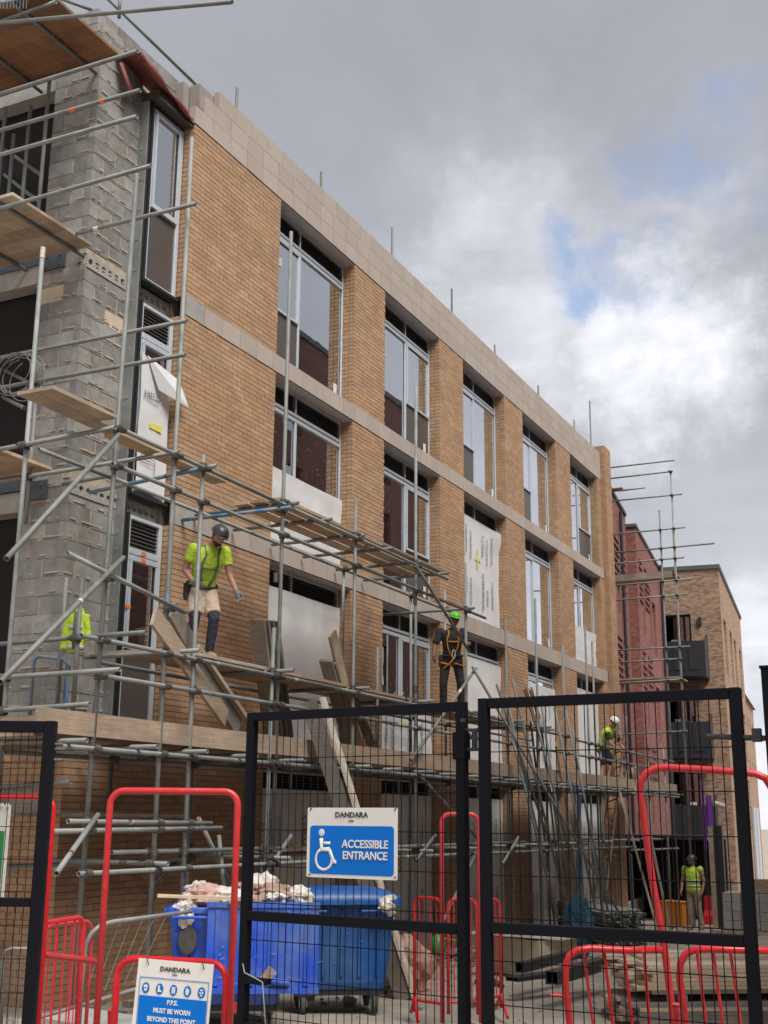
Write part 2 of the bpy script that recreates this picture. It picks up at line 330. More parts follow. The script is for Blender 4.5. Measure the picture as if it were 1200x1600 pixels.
def text(name, s, size, m, parent, org, r, u, bold=.0, align='CENTER', ext=.0015, sx=1.0):
    c = bpy.data.curves.new(name, 'FONT'); c.body = s; c.size = size; c.align_x = align; c.align_y = 'CENTER'; c.offset = bold; c.extrude = ext; c.resolution_u = 3; c.space_line = .95
    t = bpy.data.objects.new(name, c); COL.objects.link(t); r = Vector(r).normalized(); u = Vector(u).normalized(); n = r.cross(u)
    dg = bpy.context.evaluated_depsgraph_get(); me = bpy.data.meshes.new_from_object(t.evaluated_get(dg)); bpy.data.objects.remove(t)
    o = bpy.data.objects.new(name, me); COL.objects.link(o); me.materials.clear(); me.materials.append(M[m])
    me.transform(Matrix(((r.x*sx, u.x, n.x, 0), (r.y*sx, u.y, n.y, 0), (r.z*sx, u.z, n.z, 0), (0, 0, 0, 1))))
    o.parent = parent; o.location = Vector(org)-base(parent); return o
def bevel(o, w=.004, seg=1):
    b = o.modifiers.new('bevel', 'BEVEL'); b.width = w; b.segments = seg; b.limit_method = 'ANGLE'; return o
# ------------------------------------------------------------------ ground
def ground():
    g = MB(); xs = [-60, -20, -5]+[i*.5 for i in range(0, 120)]+[62, 70, 85, 110, 160, 400, 1500]; ys = [-1500, -300, -80, -40, -20]+[-12+i*.5 for i in range(0, 36)]+[8, 20, 50, 200, 1500]
    from mathutils import noise
    V = []
    for x in xs:
        for y in ys:
            n = noise.noise(Vector((x*.35, y*.35, 0)))*.035+noise.noise(Vector((x*1.3, y*1.3, 5)))*.014 if -5 < x < 60 else 0
            V.append((x, y, (GZ(x) if x < 60 else GZ(60)-(x-60)*.004)+n))
    k = len(ys); F = [(i*k+j, (i+1)*k+j, (i+1)*k+j+1, i*k+j+1) for i in range(len(xs)-1) for j in range(k-1)]
    g.add(V, F, True)
    m = mat('dusty_site_ground', (.40, .35, .295), .95, var=.2, vs_=1.3, col2=(.30, .255, .205), bump=.9, bs=24)
    o = part('ground', g, m, None); setp(o, kind='structure')
    r = MB()
    for i in range(2600):
        x = random.uniform(6, 36); y = random.uniform(-9, -.1); sz = random.choice((.008, .012, .02, .03)) if random.random() < .93 else random.uniform(.04, .09)
        if y > -2.2 or random.random() < .45:
            c = Vector((x, y, GZ(x)+sz*.3)); a = random.uniform(0, pi)
            r.obox(c, Vector((cos(a), sin(a), .2))*sz, Vector((-sin(a), cos(a), 0))*sz*.7, Vector((0, -.2, 1))*sz*.5)
    o = part('loose_rubble', r, 'rubble', None); setp(o, 'scattered stones and crumbs of mortar over the site ground', kind='stuff')
ground()
# ------------------------------------------------------------------ the block under construction
WN = [15.19, 19.08, 22.96, 26.82, 30.68]; PN = [17.81, 21.66, 25.52, 29.39, 33.28]     # window openings: left and right edges
XL, XR = 12.75, 33.66                                                                    # facing brick from .. to
LV = [(-1.8, 2.41), (2.74, 5.41), (5.745, 8.41), (8.70, 11.39)]                          # brick storeys between the stone bands
bld = thing('apartment_block', 'long buff brick apartment block under construction behind the scaffold', 'building', (XL, 0, -1))
allbr = []
z = -1.2; k = 0
while z < 2.28:
    x = 10.9-(.1125 if k % 2 else 0)
    while x < XL-.03:
        a = max(x, 10.9); b = min(x+.215, XL-.005)
        if b-a > .04: allbr.append((a, b, random.uniform(-.0025, .0015), .1, z+.005, z+.07))
        x += .225
    for q in range(7): allbr.append((10.9+random.uniform(-.0015, .001), 11.0, .11+q*.225-(.1 if k % 2 and q else 0), .32+q*.225-(.1 if k % 2 else 0), z+.005, z+.07))
    z += .075; k += 1
for (z0, z1) in LV:
    n = int(round((z1-z0)/.075)); h = (z1-z0)/n
    for k in range(n):
        za, zb = z0+k*h+.005, z0+(k+1)*h-.005
        cols = [(XL, WN[0])]+[(PN[i], WN[i+1]) for i in range(4)]+[(PN[4], XR)]
        for ci, (xa, xb) in enumerate(cols):
            # front face
            x = xa-(.1125 if k % 2 else 0)
            while x < xb-.03:
                a = max(x, xa); b = min(x+.2195, xb)
                if b-a > .04: allbr.append((a, b, random.uniform(-.0025, .0015), .1, za, zb))
                x += .225
            # the return facing -X
            y = .112-(.0 if k % 2 else .06)
            yend = .25 if ci else .27
            allbr.append((xa+random.uniform(-.0015, .001), xa+.1, .11, yend, za, zb)) if k % 2 else (allbr.append((xa, xa+.1, .11, .17, za, zb)), allbr.append((xa, xa+.1, .18, yend, za, zb)))
        # pilaster at the far end
        allbr.append((XR+.01, XR+.225, -.16, -.06, za, zb)); allbr.append((XR+.235, XR+.45, -.16, -.06, za, zb)); allbr.append((XR+.46, XR+.65, -.16, -.06, za, zb)); allbr.append((XR+.01, XR+.11, -.055, .1, za, zb))
for k in range(45):           # pilaster courses beside the bands and parapet
    pass
zc = 11.39
while zc < 12.42:
    for a, b in ((.01, .225), (.235, .45), (.46, .65)): allbr.append((XR+a, XR+b, -.16, -.06, zc+.005, zc+.07))
    allbr.append((XR+.01, XR+.11, -.055, .25, zc+.005, zc+.07)); zc += .075
for (za, zb) in ((2.41, 2.74), (5.41, 5.745), (8.41, 8.70)):
    n = 4; h = (zb-za)/n
    for k in range(n):
        for a, b in ((.01, .225), (.235, .45), (.46, .65)): allbr.append((XR+a, XR+b, -.16, -.06, za+k*h+.005, za+(k+1)*h-.005))
def near(b): return (Vector(((b[0]+b[1])/2, b[2], (b[4]+b[5])/2))-CAM).length
vis = sorted([b for b in allbr if b[4] > 2.8 and b[3]-b[2] < .12 and b[1]-b[0] > .2 and b[2] < .05], key=near)[:300]
vset = set(vis); cache = {}
for b in vis:
    key = round(b[1]-b[0], 2), round(b[5]-b[4], 3)
    if key not in cache: cache[key] = MB().box((0, 0, 0), (b[1]-b[0], .1, b[5]-b[4])).mesh('brick', M['brick'])
    inst('brick', cache[key], bld, (b[0], b[2], b[4]))
mb = MB()
for b in allbr:
    if b not in vset: mb.box((b[0], b[2], b[4]), (b[1], b[3], b[5]))
part('brickwork', mb, 'brick', bld, kind='stuff', label='buff facing bricks of the piers, reveals and far panels')
for (xa, xb) in [(XL, WN[0])]+[(PN[i], WN[i+1]) for i in range(4)]+[(PN[4], XR)]:
    for (z0, z1) in LV: part('mortar_bed', MB().box((xa+.004, .005, z0), (xb-.004, .098, z1)), 'mortar', bld); part('mortar_bed', MB().box((xa+.006, .098, z0), (xa+.09, .24, z1)), 'mortar', bld)
part('mortar_bed', MB().box((XR+.014, -.152, -1.8), (XR+.64, .3, 12.46)), 'mortar', bld)
part('mortar_bed', MB().box((10.905, .006, -1.2), (XL-.003, .09, 2.29)), 'mortar', bld); part('mortar_bed', MB().box((10.906, .09, -1.2), (10.99, 1.7, 2.29)), 'mortar', bld)
# stone bands and parapet
cs = {}
def stone(name, x0, x1, y0, y1, z0, z1, m='stone'):
    key = (name, round(x1-x0, 3), round(y1-y0, 3), round(z1-z0, 3), m)
    if key not in cs: cs[key] = MB().box((0, 0, 0), (x1-x0, y1-y0, z1-z0)).mesh(name, M[m])
    return inst(name, cs[key], bld, (x0, y0, z0))
for (za, zb) in ((2.41, 2.74), (5.41, 5.745), (8.41, 8.70)):
    stone('band_block', XL+.003, XL+.44, -.010, .09, za+.004, zb-.004, 'concrete')
    x = XL+.45
    while x < XR-.02:
        e_ = min(x+.462, XR-.002); stone('band_stone', x, e_, -.012+random.uniform(-.0015, .0015), .09, za+.004, zb-.004); x += .470
rows = [(11.395, 11.675, 0), (11.681, 11.961, .22), (11.967, 12.25, .58)]
for ri, (za, zb, off) in enumerate(rows):
    x = XL+off-.02
    if ri == 1: stone('coping_stone', x, x+.24, -.012, .09, za, zb); x += .246
    while x < XR-.02:
        e_ = min(x+.462, XR-.002); stone('coping_stone', x, e_, -.012+random.uniform(-.0015, .0015), .09, za, zb); x += .470
mb = MB()
for (za, zb) in ((2.41, 2.74), (5.41, 5.745), (8.41, 8.70)): mb.box((XL+.006, -.006, za), (XR-.004, .084, zb))
mb.box((XL, -.006, 11.393), (XR-.004, .084, 11.70)); mb.box((XL+.25, -.006, 11.70), (XR-.004, .084, 11.97)); mb.box((XL+.6, -.006, 11.97), (XR-.004, .084, 12.24))
part('stone_joint', mb, 'joint', bld)
# inner leaf, floors, roof, end walls
mb = MB()
for i in range(6):
    xa = [XL+.05]+PN; xb = WN+[XR]
    mb.box((xa[i]+(.03 if i else 0), .27, -1.8), (xb[i]-.03, .42, 12.2)) if i else mb.box((XL+.06, .285, -1.8), (WN[0]-.03, .42, 12.2))
mb.box((XL+.2, .1, 11.62), (XR, .27, 12.2))
for (za, zb) in ((2.41, 2.74), (5.41, 5.745), (8.41, 8.70), (11.40, 12.2)):
    for i in range(5): mb.box((WN[i]-.02, .28, za), (PN[i]+.02, .42, zb))
part('inner_leaf', mb, 'plaster', bld)
for za, zb in ((2.42, 2.66), (5.43, 5.66), (8.43, 8.64), (11.5, 11.75)):
    part('floor_slab', MB().box((11.25, .425, za), (33.9, 9.0, zb)), 'slab', bld)
mb = MB().box((11.3, 9.0, -1.8), (34.0, 9.2, 12.2)).box((34.0, .3, -1.8), (34.2, 9.2, 12.2))
part('rear_wall', mb, 'plaster', bld)
for i in range(5):
    xx = (PN[i]+(WN[i+1] if i < 4 else XR))/2
    for za, zb in ((-1.8, 2.41), (2.67, 5.42), (5.67, 8.42), (8.65, 11.49)):
        part('partition_wall', MB().box((xx-.07, .43, za), (xx+.07, 8.99, zb)), 'plaster', bld)
        if i == 0: part('partition_wall', MB().box((13.4, .43, za), (13.55, 8.99, zb)), 'plaster', bld)
for za, zb in ((2.67, 5.42), (5.67, 8.42), (8.65, 11.49)):
    part('room_divider', MB().box((13.6, 3.6, za), (33.9, 3.75, zb)), 'plaster', bld)
# soffits over the openings
for i in range(5):
    for z in (2.405, 5.405, 8.405, 11.385):
        part('soffit_board', MB().box((WN[i]+.002, .004, z-.012), (PN[i]-.002, .245, z)), 'render', bld)
# ---- windows
slat_cache = {}
def window(i, f, x0, x1, z0, z1, mul, sash='L', panel=True, film=None, left=False):
    y = .225
    fr = MB(); g = .045
    fr.box((x0+.004, y, z0), (x0+g, y+.07, z1)).box((x1-g, y, z0), (x1-.004, y+.07, z1))
    zl = z1-.32                                     # underside of the louvre strip
    fr.box((x0+g, y, zl-.055), (x1-g, y+.075, zl)).box((x0+g, y-.006, zl-.15), (x1-g, y+.07, zl-.085)).box((x0+g, y, z0), (x1-g, y+.07, z0+.05)).box((x0+g, y, z1-.03), (x1-g, y+.07, z1))
    xm = None
    if mul:
        xm = x0+(x1-x0)*mul
        fr.box((xm-.03, y-.004, z0+.05), (xm+.03, y+.07, zl-.15)); fr.box((xm-.016, y, zl), (xm+.016, y+.07, z1-.03))
    o = part('window', fr, 'alu', bld); bevel(o, .006)
    gk = MB().box((x0+g, y+.03, zl-.085), (x1-g, y+.06, zl-.055))
    bays = [(x0+g, x1-g)] if not mul else [(x0+g, xm-.016), (xm+.016, x1-g)]
    for (a, b) in bays:
        key = round(b-a, 3)
        if key not in slat_cache: slat_cache[key] = MB().add([(0, 0, 0), (b-a, 0, 0), (b-a, .05, .035), (0, .05, .035), (0, .004, -.008), (b-a, .004, -.008), (b-a, .054, .027), (0, .054, .027)], [(0, 1, 2, 3), (7, 6, 5, 4), (0, 4, 5, 1), (3, 2, 6, 7), (0, 3, 7, 4), (1, 5, 6, 2)]).mesh('louvre_slat', M['louvre'])
        for k in range(6):
            s_ = bpy.data.objects.new('louvre_slat', slat_cache[key]); COL.objects.link(s_); s_.parent = o; s_.location = (a, y+.005, zl+.008+k*.045)
        gk.box((a, y+.062, zl), (b, y+.07, z1-.03))
    lights = [(x0+g, (xm-.03) if mul else x1-g)]+([(xm+.03, x1-g)] if mul else [])
    for bi, (a, b) in enumerate(lights):
        isS = sash is not None and ((sash == 'L') == (bi == 0))
        zt = zl-.15; zb = z0+.05
        if isS:
            zs = zb+(zt-zb)*.40 if panel else zb
            sa = MB().box((a+.008, y-.022, zt-.05), (b-.008, y+.03, zt-.008)).box((a+.008, y-.022, zs+.01), (b-.008, y+.03, zs+.055)).box((a+.008, y-.022, zs+.055), (a+.05, y+.03, zt-.05)).box((b-.05, y-.022, zs+.055), (b-.008, y+.03, zt-.05))
            bevel(part('sash', sa, 'alu', o, local=True), .005)
            gk.box((a, y+.004, zt-.06), (b, y+.02, zt)); gk.box((b-.012, y+.003, zs), (b, y+.024, zt))
            part('glass_pane', MB().box((a+.045, y+.012, zs+.05), (b-.045, y+.024, zt-.045)), 'glass', o, local=True)
            if panel:
                part('spandrel_panel', MB().box((a, y+.015, zb), (b, y+.04, zs+.005)), 'spandrel', o, local=True)
        else:
            part('glass_pane', MB().box((a, y+.03, zb), (b, y+.042, zt)), 'glass', o, local=True)
            gk.box((a, y+.026, zb), (a+.012, y+.03, zt)).box((b-.012, y+.026, zb), (b, y+.03, zt))
    part('gasket', gk, 'gasket', o, local=True)
    if f == 3 or (i, f) in ((1, 2), (3, 2)):
        part('pane_sticker', MB().box((x1-.32, y-.001 if mul and sash == 'L' else y-.001, z0+.12), (x1-.2, y+.001, z0+.34)), 'white', o, local=True)
        part('pane_sticker', MB().box((x0+.32, y-.001, zl-.62), (x0+.46, y+.001, zl-.46)), 'alu', o, local=True)
    if (i, f) in ((0, 2), (1, 2), (1, 1)):           # little red dots scattered over the panes
        ds = MB()
        for k in range(26):
            xx = random.uniform(x0+.15, x1-.15); zz_ = random.uniform(z0+(1.3 if i == 0 else .5), zl-.3); ds.tube((xx, y-.024, zz_), (xx, y-.02, zz_), .011, 6)
        part('red_dots', ds, 'dots', o, local=True, kind='stuff')
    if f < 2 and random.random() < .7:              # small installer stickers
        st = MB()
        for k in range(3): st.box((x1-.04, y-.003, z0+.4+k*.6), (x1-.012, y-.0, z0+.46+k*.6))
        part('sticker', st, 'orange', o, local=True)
    if film:
        za, zb, style = film
        n = 10; m_ = 10; V = []; F = []
        for a in range(n+1):
            for b in range(m_+1):
                u = a/n; v = b/m_; xx = x0+.01+(x1-x0-.02)*u; zz_ = za+(zb-za)*v
                yy = y-.035-.012*sin(u*7+v*5+f)-(.05*max(0, u-.7)/.3*(v > .85) if style == 2 else 0)-.006*sin(v*19+u*3)
                V.append((xx, yy, zz_)); 
        for a in range(n):
            for b in range(m_): F.append((a*(m_+1)+b, (a+1)*(m_+1)+b, (a+1)*(m_+1)+b+1, a*(m_+1)+b+1))
        V2 = [(v[0], v[1]+.006, v[2]) for v in V]
        fb = MB().add(V, F, True); fb.add(V2, [q[::-1] for q in F], True)
        part('protective_film', fb, 'film', o, local=True)
        if style in (1, 2):
            words = ['WINSHIELD', 'WELLS', 'WINSHIELD', 'WINSHIELD', 'WELLS', 'WINSHIELD']
            cxs = [.1, .2, .3, .58, .68, .8]
            for k, u in enumerate(cxs):
                for j in range(2 if zb-za > 1.6 else 1):
                    t = text('film_print', words[(k+j) % 6], .12 if k % 3 else .16, 'print', bld, (x0+(x1-x0)*u, y-.064, za+(zb-za)*(.27+.46*j)+.1*(k % 2)), (0, 0, 1), (-1, 0, 0), ext=.001)
            tp = MB().box((x0+(x1-x0)*.44, y-.0635, za+(zb-za)*.52), (x0+(x1-x0)*.46, y-.061, za+(zb-za)*.72)).box((x0+(x1-x0)*.40, y-.0605, za+(zb-za)*.6), (x0+(x1-x0)*.52, y-.059, za+(zb-za)*.625)); part('yellow_tape', tp, 'yellowtape', o, local=True)
        if style == 3:
            tp = MB().box((x0+.5, y-.062, za+.95), (x0+.8, y-.060, za+.99)).box((x0+.64, y-.063, za+.8), (x0+.68, y-.0605, za+1.15)); part('yellow_tape', tp, 'yellowtape', o, local=True)
    return o
MULT = [(.40, 'L'), (.545, 'R'), (.46, 'L'), (.46, 'L'), (.52, 'R')]
for i in range(5):
    mu, sa = MULT[i]
    window(i, 3, WN[i], PN[i], 8.70, 11.37, mu, sa, True)
    fm2 = {0: (5.75, 6.97, 0), 2: (5.78, 8.02, 2), 4: (5.75, 6.75, 0)}.get(i)
    window(i, 2, WN[i], PN[i], 5.745, 8.39, [.40, .545, .46, .46, .46][i], [None, 'R', 'L', 'L', None][i], i in (1,), fm2)
    fm1 = {0: (2.76, 5.08, 3), 1: (2.76, 3.72, 1), 2: (2.76, 4.95, 0), 3: (2.76, 4.82, 1), 4: (2.76, 5.06, 0)}.get(i)
    window(i, 1, WN[i], PN[i], 2.74, 5.39, [.40, .46, .46, .46, .46][i], [None, 'R', 'L', 'L', None][i], False, fm1)
    window(i, 0, WN[i], PN[i], -.6-(.045*3.87*i), 2.39, .46, None, False, (-.6-.045*3.87*i+.02, 2.06, 1))
# corner windows between block pier and brick
for (z0, z1, kind_) in ((8.66, 11.28, 0), (5.70, 8.34, 1), (2.79, 5.40, 2)):
    x0, x1, y = 12.0, 12.73, .17
    fr = MB().box((x0, y, z0), (x0+.06, y+.09, z1)).box((x1-.07, y, z0), (x1, y+.09, z1)).box((x0+.06, y, z0), (x1-.07, y+.09, z0+.05)).box((x0+.06, y, z1-.05), (x1-.07, y+.09, z1))
    zl = z1-.42 if kind_ else z1-.05
    if kind_: fr.box((x0+.06, y-.005, zl-.08), (x1-.07, y+.09, zl)); fr.box((x0+.06, y-.02, zl-.17), (x1-.07, y+.06, zl-.10))
    else: fr.box((x0+.07, y-.02, zl-.06), (x1-.08, y+.06, zl-.01))
    zt = zl-(.17 if kind_ else .06); zs = z0+.05+(zt-z0)*.42
    o = part('window', fr, 'alu', bld, label='narrow window beside the block pier with a pale metal frame'); bevel(o, .006)
    part('sash', MB().box((x0+.065, y-.02, zs), (x0+.11, y+.05, zt)).box((x1-.12, y-.02, zs), (x1-.075, y+.05, zt)).box((x0+.11, y-.02, zs), (x1-.12, y+.05, zs+.07)), 'alu', o, local=True)
    part('glass_pane', MB().box((x0+.11, y+.02, zs+.07), (x1-.12, y+.03, zt)), 'glass', o, local=True)
    part('spandrel_panel', MB().box((x0+.06, y+.03, z0+.05), (x1-.07, y+.05, zs)), 'spandrel', o, local=True)
    part('gasket', MB().box((x0-.04, y-.03, z0-.03), (x0-.004, y+.06, z1+.02)).box((x0-.03, y-.05, z0-.04), (x1+.01, y+.09, z0-.006)).box((x1-.125, y-.0, zs), (x1-.118, y+.06, zt)).box((x0+.06, y+.06, zl), (x1-.07, y+.08, z1-.05)), 'gasket', o, local=True)
    if kind_:
        me = MB().box((0, 0, 0), (x1-x0-.13, .012, .04)).mesh('louvre_slat', M['louvre'])
        for k in range(7):
            s_ = bpy.data.objects.new('louvre_slat', me); COL.objects.link(s_); s_.parent = o; s_.location = (x0+.06, y+.03, zl+.015+k*.05); s_.rotation_euler = (radians(-35), 0, 0)
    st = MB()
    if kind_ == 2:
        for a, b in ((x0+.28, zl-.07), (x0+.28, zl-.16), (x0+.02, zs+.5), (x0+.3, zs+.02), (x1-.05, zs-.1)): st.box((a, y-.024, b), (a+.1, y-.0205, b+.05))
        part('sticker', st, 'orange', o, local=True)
    if kind_ == 1:
        V = []; nn = 12
        for a in range(5):
            for b in range(nn+1): V.append((x0+.03+.63*a/4, y-.045-.01*sin(a*1.3+b*.9), z0+.03+1.72*b/nn+(0.18-.09*a if b == nn else 0)))
        F = [(a*(nn+1)+b, (a+1)*(nn+1)+b, (a+1)*(nn+1)+b+1, a*(nn+1)+b+1) for a in range(4) for b in range(nn)]
        part('protective_film', MB().add(V, F, True).add([(v[0], v[1]+.005, v[2]) for v in V], [q[::-1] for q in F], True), 'film', o, local=True)
        # the torn flap that hangs out to the right
        p = [Vector((x0+.12, y-.05, 7.60)), Vector((x0+.40, y-.08, 7.50)), Vector((x0+.62, y-.20, 7.40)), Vector((x0+.68, y-.25, 7.26)), Vector((x0+.76, y-.30, 7.03)), Vector((x0+.36, y-.09, 7.18))]
        part('torn_flap', MB().poly(p, (0, .006, 0)), 'film', o, local=True)
        text('film_print', 'HIELD', .13, 'print', bld, (x0+.25, y-.075, 7.05), (1, 0, 0), (0, 0, 1))
        text('film_print', 'ELLS', .15, 'print', bld, (x0+.24, y-.075, 6.33), (1, 0, 0), (0, 0, 1))
        part('yellow_tape', MB().box((x0+.24, y-.064, 6.62), (x0+.5, y-.06, 6.70)), 'yellowtape', o, local=True)
        part('print_box', MB().box((x0+.07, y-.064, 6.12), (x0+.4, y-.06, 6.125)).box((x0+.07, y-.064, 6.2), (x0+.4, y-.06, 6.205)).box((x0+.395, y-.064, 6.0), (x0+.4, y-.06, 6.2)).box((x0+.1, y-.064, 6.16), (x0+.3, y-.06, 6.165)), 'ink', o, local=True)
# ---- block pier at the corner, course by course
bx0, bx1 = 10.98, 11.9
blocks = []
z = -.75; k = 0
tops = 12.0
while z < tops-.02:
    zb = min(z+.215, tops)
    fs = [(bx0, bx0+.43), (bx0+.45+random.uniform(0, .012), bx1)] if k % 2 == 0 else [(bx0, bx0+.21), (bx0+.225+random.uniform(0, .01), bx0+.655), (bx0+.675+random.uniform(0, .01), bx1)]
    skip = any(a-.1 < z < b-.02 for a, b in ((2.46, 2.64), (5.47, 5.62), (8.45, 8.6)))
    for (a, b) in fs:
        if not skip: blocks.append((a, b, .3+random.uniform(-.006, .001), .4, z, zb))
    ys_ = [(.3 if k % 2 else .41, .61), (.632, 1.03)] if k % 2 else [(.41, .83), (.852, 1.03)]
    for (a, b) in ys_: blocks.append((bx0+random.uniform(-.006, .003) if a > .3 else bx0+.003, bx0+.1, a if a > .3 else .405, b, z, zb))
    z += .225; k += 1
z = 12.0-.225*2+.2; k = 0
for z in (11.60, 11.825, 12.05):      # the taller leaf behind, running over to the stone parapet
    x = bx0+.02-(.22 if k else 0)
    while x < 13.6:
        a = max(x, bx0+.02); b = min(x+.44, 13.6)
        blocks.append((a, b, .42+random.uniform(-.004, .004), .52, z, z+.215 if z < 12 else 12.27)); x += .45
    for y in (.53, .76): blocks.append((bx0+.02, bx0+.12, y, y+.22, z, z+.215 if z < 12 else 12.27))
    k = 1-k
for b in blocks:
    if b[5]-b[4] < .05: continue
    cm = (b[0] > 11.4 and abs(b[4]-7.80) < .1)
    m = 'cream_block' if cm or (abs(b[4]-8.03) < .12 and b[2] > .5 and b[2] < .7) else 'block'
    key = ('b', round(b[1]-b[0], 3), round(b[3]-b[2], 3), round(b[5]-b[4], 3), m)
    if key not in cs:
        me = MB().box((0, 0, 0), (b[1]-b[0], b[3]-b[2], b[5]-b[4])).mesh('block', M[m]); cs[key] = me
    inst('block', cs[key], bld, (b[0], b[2], b[4]))
mb = MB().box((bx0+.008, .3035, -.9), (bx1-.005, .405, 2.44)).box((bx0+.008, .3035, 2.66), (bx1-.005, .405, 5.45)).box((bx0+.008, .3035, 5.64), (bx1-.005, .405, 8.43)).box((bx0+.008, .3035, 8.62), (bx1-.005, .405, 11.98))
mb.box((bx0+.006, .405, -.9), (bx0+.095, 1.02, 11.98)).box((bx0+.035, .43, 11.98), (13.6, .515, 12.25)).box((bx0+.035, .43, 11.6), (13.6, .515, 11.99)).box((bx0+.03, .52, 11.6), (bx0+.115, .97, 12.25))
part('block_mortar', mb, 'bmortar', bld)
mb = MB()          # squeezed mortar and snots on the joints
for i in range(620):
    z = -.7+.225*random.randint(2, 56)-.005; 
    if z > 11.9: continue
    if random.random() < .6: x = random.uniform(bx0+.02, bx1-.05); mb.box((x, .2905+random.uniform(-.004, .004), z-.012+random.uniform(-.002, .002)), (x+random.uniform(.03, .16), .312, z+random.uniform(.008, .016)))
    else: y = random.uniform(.32, .95); mb.box((bx0-.008+random.uniform(-.004, .004), y, z-.009+random.uniform(-.002, .002)), (bx0+.02, y+random.uniform(.03, .14), z+random.uniform(.008, .016)))
part('mortar_smear', mb, 'bmortar', bld, kind='stuff')
# wall ties sticking out of the joints
me = MB().tube((0, 0, 0), (.03, -.16, -.02), .0028, 5).tube((.03, -.16, -.02), (.06, -.02, -.01), .0028, 5).mesh('wall_tie', M['coupler'])
me2 = MB().tube((0, 0, 0), (-.13, .05, -.03), .0028, 5).tube((-.13, .05, -.03), (-.02, .09, .0), .0028, 5).mesh('wall_tie', M['coupler'])
for k in range(27):
    z = -.75+.225*(2*k+4)
    if z > 11.8: break
    inst('wall_tie', me, bld, (11.75+random.uniform(-.06, .06), .3, z)); inst('wall_tie', me, bld, (11.2+random.uniform(-.08, .1), .3, z+.0))
    inst('wall_tie', me2, bld, (10.98, random.uniform(.4, .8), z))
me = MB().tube((0, 0, 0), (.14, -.015, 0), .003, 5).mesh('wall_tie', M['reflect'])
for k in range(38): inst('wall_tie', me, bld, (11.84, .22, 2.9+k*.225))
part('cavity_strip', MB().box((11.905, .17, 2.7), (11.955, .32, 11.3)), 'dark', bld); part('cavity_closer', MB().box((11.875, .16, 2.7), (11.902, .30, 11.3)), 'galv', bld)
for (a, b) in ((-.9, 2.8), (5.42, 5.69), (8.36, 8.64), (11.3, 11.6)): part('cavity_wall', MB().box((11.9, .32, a), (12.8, .42, b)), 'bmortar', bld)
# hollow-core slab ends
def hollow(z0, z1, xa, xb):
    c = MB(); n = int((xb-xa)/.13); w = (xb-xa)/n; y = .285; r = .043; zc = (z0+z1)/2; K = 12
    for i in range(n):
        x = xa+i*w; cx = x+w/2; V = []
        sq = []
        for k in range(K):
            a = 2*pi*k/K+pi/4; ux, uz = cos(a), sin(a); m = max(abs(ux), abs(uz)); sq.append((cx+ux/m*w/2, y, zc+uz/m*(z1-z0)/2))
        ci = [(cx+r*cos(2*pi*k/K+pi/4), y, zc+r*sin(2*pi*k/K+pi/4)) for k in range(K)]; cb = [(p[0], y+.3, p[2]) for p in ci]
        c.add(sq+ci+cb, [(k, (k+1) % K, K+(k+1) % K, K+k) for k in range(K)]+[(K+k, K+(k+1) % K, 2*K+(k+1) % K, 2*K+k) for k in range(K)]+[tuple(range(2*K, 3*K))])
    c.add([(xa, y, z0), (xb, y, z0), (xb, .9, z0), (xa, .9, z0), (xa, y, z1), (xb, y, z1), (xb, .9, z1), (xa, .9, z1)], [(0, 3, 2, 1), (4, 5, 6, 7), (3, 0, 4, 7)])
    part('hollow_slab', c, 'concrete', bld)
hollow(8.43, 8.61, 11.0, 12.7); hollow(5.45, 5.63, 11.0, 12.7); hollow(2.45, 2.63, 11.0, 12.7)
# end elevation: lintels, steel plates, dark rooms
for z in (2.35, 5.35, 8.42): part('lintel_beam', MB().box((11.02, 1.035, z-.06), (11.25, 7.5, z+.2)), 'concrete', bld)
part('lintel_beam', MB().box((11.02, 1.035, 11.2), (11.25, 7.5, 11.45)), 'concrete', bld)
for z in (5.42, 8.50):
    o = part('steel_plate', MB().box((10.95, .62, z-.02), (10.985, 1.0, z+.22)), 'bluesteel', bld)
    bl = MB()
    for yy in (.7, .9):
        for zz_ in (.03, .16): bl.tube((10.93, yy, z+zz_), (10.955, yy, z+zz_), .018, 6)
    part('bolt', bl, 'coupler', o, local=False)
part('steel_beam', MB().box((11.0, 1.03, 8.62), (11.1, 7.5, 8.76)).box((11.0, 1.03, 8.86), (11.1, 7.5, 8.9)).box((11.0, 1.03, 5.56), (11.1, 7.5, 5.7)), 'bluesteel', bld)
part('end_block_wall', MB().box((11.0, 2.9, -.9), (11.2, 4.1, 11.2)).box((11.0, 6.4, -.9), (11.2, 9.2, 12)), 'block', bld)
part('unlit_bay_sheet', MB().box((11.32, 1.04, -.9), (11.335, 8.9, 11.4)), 'dark', bld)  # near-black sheet added so the open bay looks unlit inside
# damp proof membrane hanging over the corner window head
V = []; n = 26
for i in range(n+1):
    u = i/n; x = 11.25+1.48*u; 
    V += [(x, .30, 11.66-.10*u+.03*sin(u*9)), (x, .10-.12*(1-u), 11.62-.12*u), (x, -.01-.16*(1-u)+.02*sin(u*14), 11.56-.18*u+.02*sin(u*11)), (x, .0-.10*(1-u), 11.50-.13*u+.02*sin(u*13))]
F = [(i*4+j, (i+1)*4+j, (i+1)*4+j+1, i*4+j+1) for i in range(n) for j in range(3)]
mbm = MB().add(V, F, True); o = part('damp_membrane', mbm, 'membrane', bld); so_ = o.modifiers.new('s', 'SOLIDIFY'); so_.thickness = .008
V = []
for i in range(15):
    a = 2*pi*i/14*.82; V += [(11.45+.075*cos(a), .13+.05*sin(a), 11.16+.05*sin(a)), (11.30+.05*cos(a), .2+.03*sin(a), 11.52)]
F = [(2*i, 2*i+2, 2*i+3, 2*i+1) for i in range(14)]
